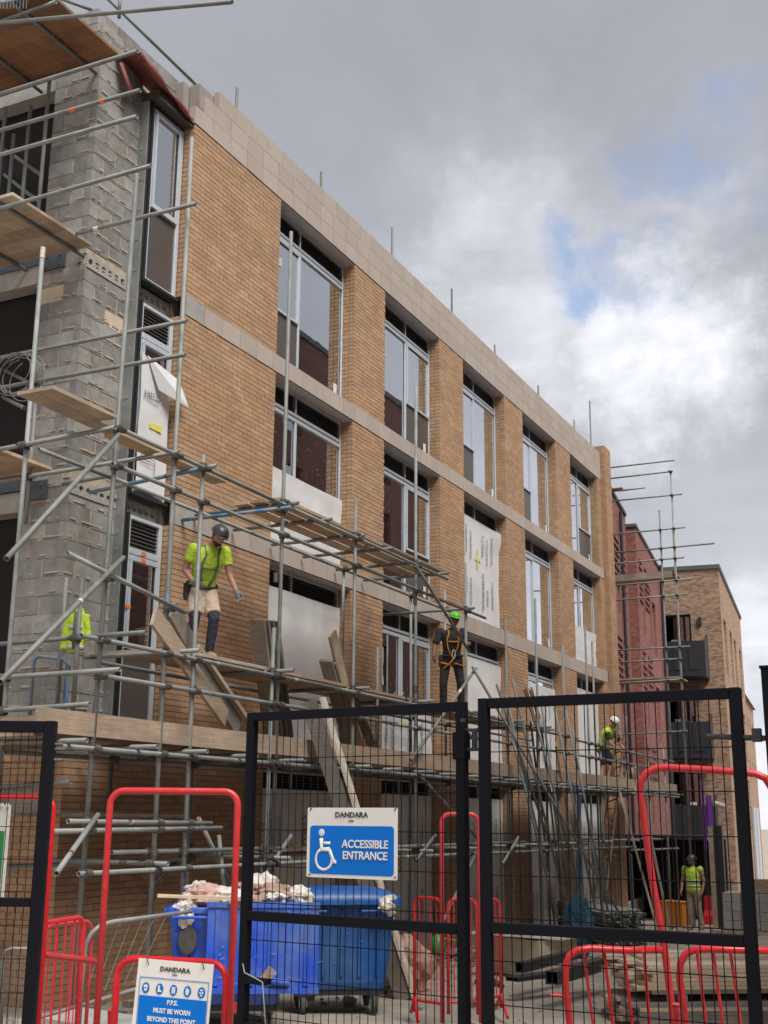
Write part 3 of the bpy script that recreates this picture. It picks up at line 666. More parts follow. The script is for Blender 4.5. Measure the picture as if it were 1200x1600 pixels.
o = part('damp_membrane', MB().add(V, F, True), 'membrane', bld); so_ = o.modifiers.new('s', 'SOLIDIFY'); so_.thickness = .008
part('window_head', MB().box((11.92, .02, 11.33), (12.75, .3, 11.46)), 'spandrel', bld)
# rebar posts on the roof
for x, zt in ((14.53, 13.19), (17.38, 13.16), (20.4, 13.47), (23.56, 13.41), (26.3, 13.05), (29.62, 13.1), (32.88, 13.11)):
    part('roof_post', MB().tube((x, .5, 12.1), (x, .5, zt), .024, 8), 'galv', bld)
part('roof_post', MB().tube((34.4, .45, 12.1), (34.45, .45, 14.2), .024, 8), 'galv', bld)
part('parapet_backing', MB().box((13.6, .42, 11.6), (34.1, .55, 12.2)), 'block', bld)
# ------------------------------------------------------------------ scaffolds
R_ = .0252
coup = MB()
coup.tube((0, 0, -.035), (0, 0, .035), .036, 8).tube((-.035, -.055, 0), (.035, -.055, 0), .036, 8).box((.028, -.04, -.018), (.062, -.012, .018)).box((-.062, -.05, -.014), (-.03, -.03, .014)).tube((.05, -.075, 0), (.05, .03, 0), .008, 6).tube((-.05, -.09, .0), (-.05, .02, 0), .008, 6)
coup.v = [tuple(1.12*c_ for c_ in v) for v in coup.v]
coup_me = coup.mesh('coupler', M['coupler'])
class Scaf:
    def __init__(s, root): s.root = root; s.h = []; s.v = []
    def t(s, kind, p, q, m='galv'):
        p = Vector(p); q = Vector(q); me = MB().tube(p, q, R_, 10, hollow=True).mesh(kind, M[m]); o = bpy.data.objects.new(kind, me); COL.objects.link(o); o.parent = s.root; o.location = -base(s.root)
        (s.v if kind == 'standard' else s.h).append((p, q)); return o
    def std(s, px, py, Y, zb, X=None, m='galv', lean=0):
        p = AY(px, py, Y) if X is None else AX(px, py, X); return s.t('standard', (p.x+lean, p.y, zb), (p.x, p.y, p.z), m)
    def hx(s, x0, y0, x1, y1, Y, kind='ledger', m='galv'):
        a = AY(x0, y0, Y); b = AY(x1, y1, Y); z = (a.z+b.z)/2; return s.t(kind, (a.x, Y, z), (b.x, Y, z), m)
    def hy(s, x0, y0, x1, y1, X, kind='transom', m='galv'):
        a = AX(x0, y0, X); b = AX(x1, y1, X); return s.t(kind, (X, a.y, a.z), (X, b.y, b.z), m)
    def couplers(s, lim=260):
        c = 0
        for p, q in s.h:
            d = (q-p)
            if abs(d.normalized().z) > .3: continue
            for a, b in s.v:
                e = b-a
                # closest points of two segments
                n = d.cross(e)
                if n.length < 1e-6: continue
                w = a-p; t = w.cross(e).dot(n)/n.length_squared; u = w.cross(d).dot(n)/n.length_squared
                if -.02 < t < 1.02 and -.02 < u < 1.02:
                    P = p+d*t; Q = a+e*u
                    if (P-Q).length < .13 and c < lim:
                        off = P-Q; ang = atan2(d.y, d.x) if off.length < .005 else atan2(off.y, off.x)+pi/2
                        o = inst('coupler', coup_me, s.root, Q); o.rotation_euler = (0, 0, ang+random.uniform(-.15, .15)); c += 1
def board(root, p, q, w, t, up=(0, 0, 1), m='board', name='board'):
    o = part(name, MB().bar(p, q, w, t, Vector(up)), m, root); return o
fs_ = thing('scaffold', 'galvanised tube scaffold with timber decks along the front of the brick block', 'scaffold', (10.6, -1.5, GZ(10.6)))
F1 = Scaf(fs_); YO, YI = -1.5, -.35
def gz(x): return GZ(x)+.01
for (px, py, Y) in [(300, 215, YO), (318, 710, YO), (455, 362, YO), (556, 780, YO), (650, 605, YO), (727, 880, YO), (790, 965, YO), (836, 935, YO), (879, 1008, YO), (914, 979, YO), (925, 1002, YO)]:
    p = AY(px, py, Y); F1.t('standard', (p.x-.02, Y, gz(p.x)), (p.x, Y, p.z))
F1.t('standard', (12.80, YO-.02, gz(12.8)), (12.86, YO-.02, 3.95)); F1.t('standard', (9.5, YO, gz(9.5)), (9.66, YO, 8.6))
for x in (27.4, 29.6, 31.8, 33.6): F1.t('standard', (x, YO, gz(x)), (x, YO, 3.4+random.uniform(-.3, .3)))
for (px, py) in ((537, 888), (642, 925), (695, 921)): p = AY(px, py, YI); F1.t('standard', (p.x, YI, gz(p.x)), (p.x, YI, p.z))
for x in (11.3, 12.9, 24.6, 26.9, 29, 31.2): F1.t('standard', (x, YI, gz(x)), (x, YI, 2.4))
p = AY(590, 1012, -1.35); F1.t('standard', (p.x, -1.35, 2.4), (p.x, -1.35, p.z))
YL = YO-.052
F1.t('ledger', (9.6, YL, 5.585), (13.1, YL, 5.56)); F1.t('ledger', (12.9, YL-.0, 5.565), (18.35, YL, 5.55)); F1.t('ledger', (9.5, YL, 5.18), (20.1, YL, 5.15))
F1.t('ledger', (10.95, YI, 5.555), (21.4, YI, 5.54)); 
F1.t('ledger', (9.2, YL, 3.355), (14.6, YL, 3.35)); F1.t('ledger', (14.4, YL, 3.35), (25.5, YL, 3.34)); F1.t('ledger', (9.6, YL, 3.0), (16.4, YL, 3.01)); F1.t('ledger', (16.2, YL, 3.0), (33.8, YL, 2.98))
F1.t('ledger', (11, YI, 3.355), (26, YI, 3.35)); F1.t('ledger', (25.3, YL, 3.30), (34.6, YL, 3.24))
F1.t('ledger', (8.9, YL, 2.285), (16.4, YL, 2.29)); F1.t('ledger', (16.2, YL, 2.29), (24, YL, 2.28)); F1.t('ledger', (23.8, YL, 2.29), (35, YL, 2.28)); F1.t('ledger', (9.6, YI, 2.28), (34, YI, 2.28))
F1.t('ledger', (9.2, YL, 1.60), (11.6, YL, 1.58)); F1.t('ledger', (9.0, YL, 1.51), (11.8, YL, 1.53)); F1.t('ledger', (9.4, YL, 1.12), (17.3, YL, 1.10)); F1.t('ledger', (17, YL, 1.10), (30, YL, 1.02)); F1.t('ledger', (9.4, YI, 1.15), (17.3, YI, 1.13)); F1.t('ledger', (17, YI, 1.13), (30, YI, 1.06)); F1.t('ledger', (14.5, YL, 1.25), (22, YL, 1.24)); F1.t('ledger', (10.0, YL+.1, 1.30), (13.3, YL+.1, 1.28))
F1.t('ledger', (29.5, YL, .95), (34.6, YL, .9))
def tr(x, z, y0=-1.82, y1=-.12, m='galv'): return F1.t('transom', (x, y0+random.uniform(-.05, .05), z), (x, y1, z), m)
x = 9.1
while x < 34.5: tr(x, 2.337, m='galv'); x += 1.02+random.uniform(-.1, .1)
for x in (13.15, 14.1, 15.15, 16.1, 17.2, 18.2): tr(x, 5.62, -1.62, -.05)
for x in (11.25,): F1.t('transom', (x, -1.66, 5.62), (x, .2, 5.50), 'bluepaint')
F1.t('transom', (12.9, -1.7, 5.50), (12.9, .0, 5.50), 'bluepaint'); F1.t('transom', (19.3, -1.66, 5.2), (19.3, .1, 5.2))
for x in (10.9, 12.9, 15.1, 17.2, 19.3, 21.4, 23.0): tr(x, 3.41, -1.78, -.2)
for x in (10.6, 12.95, 15.05, 17.2, 19.2, 21.3, 22.9, 24.7, 27.4, 29.6, 31.8): tr(x, 1.18, -1.75, -.2)
# braces
def br(x0, y0, Ya, x1, y1, Yb, m='galv'): return F1.t('brace', AY(x0, y0, Ya), AY(x1, y1, Yb), m)
br(105, 864, -1.62, 289, 957, -1.62); br(186, 679, -1.60, 10, 873, -2.4); br(650, 884, -1.60, 733, 1018, -1.6); br(744, 1044, -1.60, 642, 1188, -1.6)
br(645, 1200, -1.45, 748, 1312, -1.3); br(776, 1069, -1.62, 853, 1300, -1.9); br(738, 1042, -1.62, 997, 1476, -3.2); br(193, 871, -1.62, 0, 1066, -2.8)
br(310, 1278, -1.3, 368, 1400, -1.3); br(342, 1305, -1.35, 352, 1410, -1.5); br(153, 1273, -1.62, 88, 1365, -2.2); br(745, 1330, -1.6, 692, 1440, -2.2); br(810, 1308, -1.6, 785, 1350, -1.6); br(680, 1305, -1.6, 650, 1345, -1.6); br(455, 1305, -1.3, 415, 1365, -1.3)
br(228, 1395, -.3, 300, 1320, -.3, 'coupler')
# right-hand forest of leaning tubes
for (a, b, c, d, Y1) in ((800, 1060, 880, 1400, -1.9), (836, 1120, 905, 1390, -2), (845, 1095, 893, 1420, -2), (866, 1105, 930, 1420, -2.1), (884, 1110, 950, 1425, -2.2), (800, 1150, 872, 1440, -2.1), (895, 1140, 945, 1440, -2.2), (790, 1085, 862, 1395, -1.9)): br(a, b, -1.62, c, d, Y1)
F1.couplers()
for p, q in F1.v[:6]:
    part('base_plate', MB().box((p.x-.075, p.y-.075, p.z-.012), (p.x+.075, p.y+.075, p.z)), 'coupler', fs_)
# sleeves where two tubes are joined
for (X, Z) in ((12.93, 3.9), (12.9, 4.6), (17.18, 3.6), (17.16, 5.0)): part('sleeve', MB().tube((X, YO, Z-.06), (X, YO, Z+.06), .031, 10), 'coupler', fs_)
# decks
x = 8.72
for i in range(7):
    L_ = 3.75
    for j in range(5): board(fs_, (x, -1.36+j*.235, 2.383), (x+L_-.02, -1.36+j*.235, 2.383), .225, .038, m='board' if (i+j) % 3 else 'ply')
    board(fs_, (x, -1.50+.0, 2.515), (x+L_-.01, -1.50, 2.515), .036, .225, m='board', name='toe_board')
    x += L_
for j in range(3):
    board(fs_, (13.0, -1.38+j*.26, 5.665), (16.0, -1.38+j*.26, 5.665), .225, .038); board(fs_, (15.9, -1.36+j*.26, 5.70-.035*(j == 9)), (18.5, -1.36+j*.26, 5.70), .225, .038)
board(fs_, (9.9, -1.2, 5.665), (12.0, -1.2, 5.665), .225, .038); board(fs_, (8.55, -1.2, 5.705), (10.1, -1.2, 5.705), .225, .038); board(fs_, (8.55, -1.43, 5.705), (9.55, -1.43, 5.705), .225, .038)
for j in range(4):
    for (a, b) in ((10.95, 13.3), (13.25, 17.1), (17.05, 20.9), (20.85, 24.5)): board(fs_, (a, -1.28+j*.235, 3.455), (b, -1.28+j*.235, 3.455), .225, .038)
for j in range(3): board(fs_, (9.0, -.8+j*.24, 1.66), (12.1, -.8+j*.24, 1.66), .225, .038, m='grey_board')
for j in range(2): board(fs_, (13.0, -.9+j*.24, 1.235), (17.0, -.9+j*.24, 1.235), .225, .038)
# ---- end scaffold, wrapping the open left end
es = thing('scaffold', 'tube scaffold with red-brown board decks wrapping the block pier at the open left end', 'scaffold', (9.5, .5, GZ(9.5)))
E1 = Scaf(es); XO = 9.5
E1.t('standard', (XO, -.37, gz(9.5)), (XO, -.37, 7.85)); 
for py_, z1 in ((1.0, 12.5), (2.9, 12.5)): E1.t('standard', (XO, py_, gz(9.5)), (XO, py_, z1))
for (a, b) in ((58, 600),): p = AX(a, b, 10.6); E1.t('standard', (10.6, p.y, 5.0), (10.6, p.y, p.z))
for (px, py, pb) in ((9, 168, 500), (22, 210, 320), (48, 165, 330), (78, 120, 330)): p = AX(px, py, 10.6); q = AX(px-8, pb, 10.6); E1.t('standard', (10.6, p.y, q.z-.4), (10.6, p.y, p.z))
E1.t('standard', (10.6, -.1, 2.6), (10.6, -.1, 4.3)); p = AX(128, 905, 10.2); E1.t('standard', (10.2, p.y, 2.6), (10.2, p.y, p.z))
XT = XO-.052
for l, X in (((0, 147, 215, 80), XT), ((0, 36, 363, 3), XT), ((0, 204, 219, 141), XT), ((0, 242, 214, 182), XT), ((0, 326, 236, 259), XT), ((80, 375, 307, 318), 10.55), ((0, 559, 292, 501), 10.55), ((0, 606, 290, 554), 10.55), ((0, 702, 180, 668), XT), ((0, 752, 280, 706), 10.55), ((6, 1006, 120, 996), 10.15), ((12, 1058, 188, 1046), XT), ((6, 1110, 140, 1100), XT), ((120, 996, 228, 988), XT), ((0, 1230, 110, 1222), XT)):
    a = AX(l[0], l[1], X); b = AX(l[2], l[3], X)
    if l[0] == 0 or l[0] < 20: a = a+(a-b)*.8
    E1.t('ledger', a, b)
E1.hy(98, 757, 176, 742, 10.9); 
E1.hx(60, 702, 176, 747, -.37, m='galv')
# sloping tubes seen in the dark opening
for (x0, y0, x1, y1, X) in ((0, 228, 66, 275, 10.9), (0, 268, 62, 316, 10.9), (0, 575, 75, 612, 10.9), (0, 618, 38, 638, 10.9)): E1.t('brace', AX(x0, y0, X+.5), AX(x1, y1, X))
E1.t('ledger', AY(150, -20, .9), AY(324, 150, .45)); E1.t('ledger', AY(95, -2, 1.2), AY(145, 16, .9)); E1.t('standard', AY(186, 28, .55), AY(188, -20, .55))
E1.couplers()
for j in range(6):
    board(es, (9.5+j*.24, -.15, 11.27), (9.5+j*.24, 3.9, 11.27), .228, .038, m='ply')
for x in (9.7, 10.3, 10.85): pass
for (y,) in ((.35,), (1.3,), (2.3,)): E1.t('transom', (9.2, y, 11.225), (11.0, y, 11.225)); E1.t('transom', (9.2, y, 8.58), (11.0, y, 8.58))
for x in (9.55, 10.75): E1.t('ledger', (x, -.2, 11.17), (x, 4, 11.17), 'galv')
for j in range(6): board(es, (9.55+j*.236, .1, 8.625), (9.55+j*.236, 3.9, 8.625), .228, .038, m='board' if j else 'pale')
for j in range(5): board(es, (9.75+j*.236, .42, 5.71), (9.75+j*.236, 3.9, 5.71), .228, .038, m='board')
for j in range(5): board(es, (9.7+j*.236, -.3, 2.39), (9.7+j*.236, 3.9, 2.39), .228, .038, m='ply')
board(es, (9.47, -1.46, 2.515), (9.47, 3.9, 2.515), .036, .225, up=(0, 0, 1), name='toe_board')
board(es, (9.6, -.9, 1.80), (9.6, 1.0, 1.80), .036, .225, m='pale', name='toe_board')
# blue netting guard at the very top left
n_ = MB()
for i in range(9): n_.tube(AX(2+i*5, 0, 9.2)+Vector((0, 0, -.12)), AX(2+i*5, 0, 9.2)+Vector((0, 0, .5)), .004, 5)
n_.tube(AX(-30, 10, 9.2), AX(52, 0, 9.2)+Vector((0, 0, .04)), .012, 6); part('guard_mesh', n_, 'bluepaint', es)
# ---- scaffold beyond the far end
ff = thing('scaffold', 'small distant scaffold standing out from the far end in front of the red building', 'scaffold', (35.5, -1.5, GZ(35.5)))
G1 = Scaf(ff); X5 = 35.5
for (a, b) in ((1048, 740), (1030, 797)): p = AX(a, b, X5); G1.t('standard', (X5, p.y, gz(X5)), (X5, p.y, p.z))
G1.t('standard', (37.2, AX(1050, 800, 37.2).y, gz(37)), (37.2, AX(1050, 800, 37.2).y, 10.5))
for (x0, y0, x1, y1) in ((925, 734, 1054, 719), (925, 751, 1046, 737), (967, 767, 1008, 762), (925, 786, 1066, 772), (925, 838, 1070, 824), (925, 867, 1116, 849), (925, 884, 1069, 871), (925, 918, 1085, 904), (925, 941, 1075, 928), (930, 1018, 1078, 1010), (930, 1037, 1066, 1029), (930, 1070, 1068, 1061), (930, 1150, 1075, 1142)):
    G1.hy(x0, y0, x1, y1, X5-.05, 'ledger')
G1.couplers()
for j in range(5):
    a = AX(930, 904, X5); board(ff, (X5+.15+j*.24, a.y, a.z), (X5+.15+j*.24, AX(1054, 904, X5).y, a.z), .228, .038)
    a = AX(930, 1063, X5); board(ff, (X5+.15+j*.24, a.y, a.z), (X5+.15+j*.24, AX(1060, 1056, X5).y, a.z), .228, .038)
board(ff, (X5, AX(960, 903, X5).y, 8.78), (X5, AX(1050, 898, X5).y, 8.78), .036, .2, name='toe_board')
a = AX(980, 770, X5+1); board(ff, (X5+.5, a.y, a.z), (X5+.5, 2, a.z), .3, .04, m='ply')
# ------------------------------------------------------------------ buildings further down the street
class Fr:                         # a frame turned a little against our block: u along the street, v into the plot
    def __init__(s, o, deg, k=1, zt=0): s.o = Vector(o); s.k = k; s.zt = zt; a = radians(deg); s.u = Vector((cos(a), sin(a), 0)); s.v = Vector((-sin(a), cos(a), 0))
    def p(s, a, b, z): q = s.o+s.u*a*s.k+s.v*b*s.k; q.z = s.zt+(z-s.zt)*s.k; return q
    def box(s, mb, a, b):
        x0, y0, z0 = a; x1, y1, z1 = b; return mb.obox(s.p((x0+x1)/2, (y0+y1)/2, (z0+z1)/2), s.u*(x1-x0)/2*s.k, s.v*(y1-y0)/2*s.k, Vector((0, 0, (z1-z0)/2*s.k)))
def wall_open(fr, mb, a0, a1, z0, z1, b0, b1, holes, axis='u'):
    # a wall along axis with rectangular openings (a, b, za, zb), built from butted boxes
    xs = sorted({a0, a1, *[h[0] for h in holes], *[h[1] for h in holes]})
    for i in range(len(xs)-1):
        xa, xb = xs[i], xs[i+1]; cuts = sorted([(h[2], h[3]) for h in holes if h[0] <= xa+1e-6 and h[1] >= xb-1e-6]); z = z0
        for (c, d) in cuts+[(z1, z1)]:
            if c > z+1e-4:
                if axis == 'u': fr.box(mb, (xa, b0, z), (xb, b1, c))
                else: fr.box(mb, (b0, xa, z), (b1, xb, c))
            z = d
c0 = AD(1122, 888, 57); T = Fr((c0.x, c0.y, 0), 6.3, 57/47, c0.z); zt = c0.z
tb = thing('apartment_block', 'tan brick block with dark steel balconies down the street beyond the red building', 'building', (c0.x, c0.y, GZ(47)))
mb = MB(); hs_ = []
dz = 3.0; zf = [zt-1.75-2.35, zt-1.75-2.35-dz, zt-1.75-2.35-2*dz]      # balcony door sills
for z in zf: hs_.append((1.15, 3.4, z, z+2.35))
wall_open(T, mb, 0, 7.5, -3.6, zt, 0, .3, hs_, 'v')
holes = []
for k in range(3):
    z = zt-1.95-dz*k-2.0
    for a in (1.2, 4.4, 6.9, 10.4): holes.append((a, a+1.3, z, z+2.2))
wall_open(T, mb, .3, 13, -3.6, zt, 0, .3, holes)
part('wall', mb, 'tanbrick', tb)
part('roof', T.box(MB(), (-.06, -.06, zt), (13.1, 8, zt+.16)), 'coping', tb)
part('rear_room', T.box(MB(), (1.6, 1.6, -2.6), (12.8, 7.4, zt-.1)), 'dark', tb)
for h in hs_:
    w_ = part('window', T.box(T.box(T.box(T.box(MB(), (.12, h[0], h[2]), (.2, h[0]+.08, h[3])), (.12, h[1]-.08, h[2]), (.2, h[1], h[3])), (.12, h[0]+.08, h[3]-.08), (.2, h[1]-.08, h[3])), (.12, (h[0]+h[1])/2-.04, h[2]), (.2, (h[0]+h[1])/2+.04, h[3]-.08)), 'navy', tb)
    part('pane', T.box(MB(), (.15, h[0]+.08, h[2]), (.17, h[1]-.08, h[3]-.08)), 'glass', w_, local=True)
for h in holes:
    w_ = part('window', T.box(T.box(T.box(T.box(T.box(MB(), (h[0], .12, h[2]), (h[0]+.07, .19, h[3])), (h[1]-.07, .12, h[2]), (h[1], .19, h[3])), (h[0]+.07, .12, h[3]-.07), (h[1]-.07, .19, h[3])), (h[0]+.07, .12, h[2]), (h[1]-.07, .19, h[2]+.07)), ((h[0]+h[1])/2-.03, .12, h[2]+.07), ((h[0]+h[1])/2+.03, .19, h[3]-.07)), 'navy', tb)
    part('pane', T.box(MB(), (h[0]+.07, .15, h[2]+.07), (h[1]-.07, .165, h[3]-.07)), 'glass', w_, local=True)
for z in zf:       # balconies stand out towards us from the left of the front
    b = part('balcony', T.box(MB(), (-1.5, .55, z-.22), (-.01, 3.9, z-.04)), 'navy', tb)
    part('balcony_panel', T.box(MB(), (-1.5, .55, z-.04), (-1.46, 3.9, z+1.1)), 'navy', b, local=True)
    part('balcony_panel', MB().poly([T.p(-1.46, .55, z-.04), T.p(-.01, .55, z-.04), T.p(-.01, .55, z+1.5), T.p(-.6, .55, z+1.45), T.p(-1.46, .55, z+1.1)], T.v*.04), 'navy', b, local=True)
    part('balcony_panel', T.box(MB(), (-1.46, 3.86, z-.04), (-.01, 3.9, z+1.1)), 'navy', b, local=True)
    c = MB()
    for k in range(6): T.box(c, (-1.2+random.uniform(-.2, .6), 1.2+k*.42, z-.03), (-1.0, 1.4+k*.42, z+.9+.4*random.random()))
    part('balcony_items', c, 'bag' if z == zf[2] else 'galv', b, local=True, kind='stuff')
part('wall_lamp', T.box(MB(), (-.12, .75, zt-2.2), (-.01, .87, zt-1.9)), 'navy', tb)
# the smaller block further along
c1 = AD(1158, 1082, 75); T2 = Fr((c1.x, c1.y, 0), 6.3)
hb = thing('terraced_house', 'lower brown brick house beyond the tan block at the right edge', 'house', (c1.x, c1.y, GZ(60)))
mb = MB(); hh = [(a, a+1.0, z, z+1.5) for a in (1.5, 4.5, 7.5, 10.5) for z in (c1.z-2.6, c1.z-5.4)]
wall_open(T2, mb, 0, 13, -5, c1.z, 0, .3, hh); T2.box(mb, (.0, .3, -5), (.3, 6, c1.z)); part('wall', mb, 'tanbrick', hb)
part('roof', MB().poly([T2.p(-.1, -.2, c1.z), T2.p(-.1, 6.3, c1.z), T2.p(-.1, 3.0, c1.z+.5)], T2.u*13.2), 'coping', hb)
part('chimney', T2.box(MB(), (8, .6, c1.z), (8.6, 1.2, c1.z+1.0)), 'redbrick', hb)
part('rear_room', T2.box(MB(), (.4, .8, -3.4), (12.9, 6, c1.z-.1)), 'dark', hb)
for h in hh: w_ = part('window', T2.box(MB(), (h[0], .14, h[2]), (h[1], .2, h[2]+.07)).box((0, 0, 0), (0, 0, 0)), 'white', hb); part('pane', T2.box(MB(), (h[0], .2, h[2]+.07), (h[1], .22, h[3])), 'glass', w_, local=True)
# pale rendered ground floor and downpipes in front of the tan block's right side
rb = thing('rendered_wall', 'pale rendered ground-floor wall with grey downpipes at the right edge', 'wall', tuple(T.p(2, -.4, GZ(48))))
part('panel', T.box(MB(), (1.0, -.45, -2.6), (14, -.1, .8)), 'render', rb)
for a in (3.0, 5.2): part('downpipe', MB().tube(T.p(a, -.55, -2.4), T.p(a, -.55, 4.2), .11, 10), 'alu', rb)
# red brick building
r0 = AD(992, 823, 46); R1 = Fr((r0.x, r0.y, 0), 7.5, 46/39, r0.z)
zr = r0.z
red = thing('red_brick_building', 'red brick building with narrow slot windows between the new block and the tan block', 'building', (r0.x, r0.y, GZ(36)))
def slots(a0, a1, b): return [(a, a+.42, z, z+1.9) for a in (a0, a1) for z in (zr-3.3, zr-6.3, zr-9.3)]
mb = MB(); h1 = slots(1.4, 3.4, 0)+[(4.2, 5.3, zr-3.6, zr-1.7), (4.2, 5.3, zr-6.6, zr-4.7)]
wall_open(R1, mb, 0, 7.5, -2.6, zr, 0, .3, h1); R1.box(mb, (0, .3, -2.6), (.3, 6, zr))
h2 = [(-1.2, -.8, z, z+2.0) for z in (zr-3.2, zr-6.2, zr-9.2)]+[(-2.6, -2.2, z, z+2.0) for z in (zr-3.2, zr-6.2, zr-9.2)]
wall_open(R1, mb, -6, -.003, -2.6, zr+.35, .3, .6, h2); R1.box(mb, (-6, .6, -2.6), (-5.7, 6, zr+.35))
part('wall', mb, 'redbrick', red)
part('roof', R1.box(R1.box(MB(), (-.05, -.05, zr), (7.6, 6, zr+.1)), (-6.1, .24, zr+.35), (-.05, 6, zr+.45)), 'coping', red)
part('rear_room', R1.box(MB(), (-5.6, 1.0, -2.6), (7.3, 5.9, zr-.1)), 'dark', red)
for h in h1+h2:
    off = 0 if h in h1 else .3
    w_ = part('window', R1.box(R1.box(MB(), (h[0], off+.14, h[2]), (h[0]+.05, off+.2, h[3])), (h[0]+.05, off+.14, h[2]), (h[1], off+.2, h[2]+.06)), 'navy', red)
    part('pane', R1.box(MB(), (h[0]+.05, off+.17, h[2]+.06), (h[1], off+.185, h[3])), 'film' if h in h2 and abs(h[2]-(zr-6.2)) < .1 and h[0] < -2 else 'glass', w_, local=True)
for (a, off, w_) in ((-3.4, .3, 1.3), (-1.6, .3, .9), (.5, 0, .8), (2.0, 0, 1.2)):      # projecting brick courses
    for z_ in (zr-1.0, zr-4.0, zr-7.0):
        for k in range(7): part('projecting_course', R1.box(MB(), (a, off-.05, z_-k*.22), (a+w_, off-.002, z_+.065-k*.22)), 'redbrick', red)
part('ground_floor_band', R1.box(MB(), (-6, -.1, .9), (7.4, -.01, 1.25)), 'concrete', red)
# the building across the street, which the windows mirror
ob = thing('opposite_block', 'red brick apartment block across the street, seen only mirrored in the windows', 'building', (30, -13, GZ(30)))
mb = MB(); OF = Fr((8, -13, 0), 0); oh = [(a, a+1.4, z, z+1.7) for a in range(2, 42, 4) for z in (1.2, 4.2, 7.2, 10.2, 13.2, 16.2)]
wall_open(OF, mb, 0, 43, -3, 20.3, -.3, 0, oh); part('wall', mb, 'brownbrick', ob)
mb = MB().box((8, -24, -3), (8.3, -13.31, 20.3)).box((50.7, -24, -3), (51, -13.31, 20.3)); part('end_wall', mb, 'brownbrick', ob)
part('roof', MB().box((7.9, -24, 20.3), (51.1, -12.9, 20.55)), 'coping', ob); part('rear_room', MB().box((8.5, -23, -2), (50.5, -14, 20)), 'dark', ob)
for h in oh: w_ = part('window', OF.box(MB(), (h[0], -.2, h[2]), (h[0]+.08, -.12, h[3])), 'white', ob); part('pane', OF.box(MB(), (h[0]+.08, -.18, h[2]), (h[1], -.16, h[3])), 'glass', w_, local=True)
nb = thing('terraced_house', 'brown brick terrace added unseen behind the viewer to shade the ground floor', 'house', (-9, -17, 0))  # added out of view behind the camera to cut skylight low on the facade
mb = MB(); NF = Fr((-30, -17, 0), 0); nh = [(a, a+1.2, z, z+1.6) for a in range(2, 32, 4) for z in (1, 4, 7)]
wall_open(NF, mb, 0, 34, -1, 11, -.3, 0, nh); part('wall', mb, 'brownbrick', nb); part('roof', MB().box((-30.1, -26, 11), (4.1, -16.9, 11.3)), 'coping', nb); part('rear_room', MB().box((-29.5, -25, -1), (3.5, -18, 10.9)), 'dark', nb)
for h in nh: w_ = part('window', NF.box(MB(), (h[0], -.2, h[2]), (h[0]+.08, -.12, h[3])), 'white', nb); part('pane', NF.box(MB(), (h[0]+.08, -.18, h[2]), (h[1], -.16, h[3])), 'glass', w_, local=True)
# ------------------------------------------------------------------ gates
def gate(name, label, pL, pR, ztop, zmid, zbot, rotpost=True, s=.052):
    pL = Vector((*pL, 0)); pR = Vector((*pR, 0)); r = (pR-pL).normalized(); n = r.cross(Vector((0, 0, 1))); W_ = (pR-pL).length
    t = thing(name, label, 'gate', (pL.x, pL.y, zbot))
    def P(a, z, d=0): q = pL+r*a+n*d; q.z = z; return q
    def bx(a0, a1, z0, z1, d0=-s/2, d1=s/2): return MB().obox((P(a0, z0, d0)+P(a1, z1, d1))/2, r*(a1-a0)/2, n*(d1-d0)/2, Vector((0, 0, (z1-z0)/2)))
    for a in (0, W_-s): bevel(part('post', bx(a, a+s, zbot, ztop), 'black', t), .005, 2)
    bevel(part('top_rail', bx(s+.001, W_-s-.001, ztop-s+.001, ztop-.001), 'black', t), .005, 2)
    bevel(part('middle_rail', bx(s+.001, W_-s-.001, zmid-.026, zmid+.026), 'black', t), .005, 2)
    part('bottom_rail', bx(s+.001, W_-s-.001, zbot+.03, zbot+.08), 'black', t)
    m1 = MB().tube((0, 0, 0), (0, 0, ztop-zbot-.1), .0026, 6).mesh('vertical_wire', M['black'])
    k = int((W_-2*s)/.0515)
    for i in range(1, k+1): inst('vertical_wire', m1, t, P(s+i*(W_-2*s)/(k+1), zbot+.05, -.008))
    z = zbot+.2
    while z < ztop-.08:
        if abs(z-zmid) > .04: part('horizontal_wire', MB().tube(P(s, z, -.002), P(W_-s, z, -.002), .0028, 6), 'black', t)
        z += .2
    return t, P, bx
GB = -.22
g0 = AZ(390, 1114, 2.25); g1 = AZ(728, 1096, 2.25); g2 = AZ(749, 1092, 2.25); g3 = AZ(1157, 1074, 2.25)
zmA = AX(560, 1438, 6.17).z; zmB = AX(960, 1456, 5.92).z
ga, PA, bxA = gate('mesh_gate', 'black steel mesh gate carrying the accessible entrance sign', (g0.x, g0.y), (g1.x, g1.y), 2.25, zmA, GB)
gb_, PB, bxB = gate('mesh_gate', 'black steel mesh gate on the right, in front of the stacked timber and red hoop', (g2.x, g2.y), (g3.x, g3.y), 2.25, zmB, GB)
for (P, bx, t, W_) in ((PA, bxA, ga, (g1-g0).length), (PB, bxB, gb_, (g3-g2).length)): pass
WA = (g1-g0).length; WB = (g3-g2).length
part('hinge_box', bxA(WA-.065, WA+.004, 1.95, 2.09, -.034, .034), 'black', ga)
lt = MB().tube(PA(WA+.0, 2.10), PA(WA+.085, 2.10), .009, 8).tube(PA(WA, 2.0), PA(WA+.085, 2.0), .009, 8).tube(PA(WA+.05, 2.0), PA(WA+.05, 2.10), .017, 8).box((g1.x-.03, g1.y-.0, 2.14), (g1.x-.01, g1.y+.02, 2.16))
part('latch', lt, 'steel', ga)
part('hasp', bxA(.052, .20, zmA-.36, zmA-.33, -.03, .03), 'black', ga); part('hasp', bxA(.052, .17, zmA-.60, zmA-.56, -.03, .03), 'black', ga)
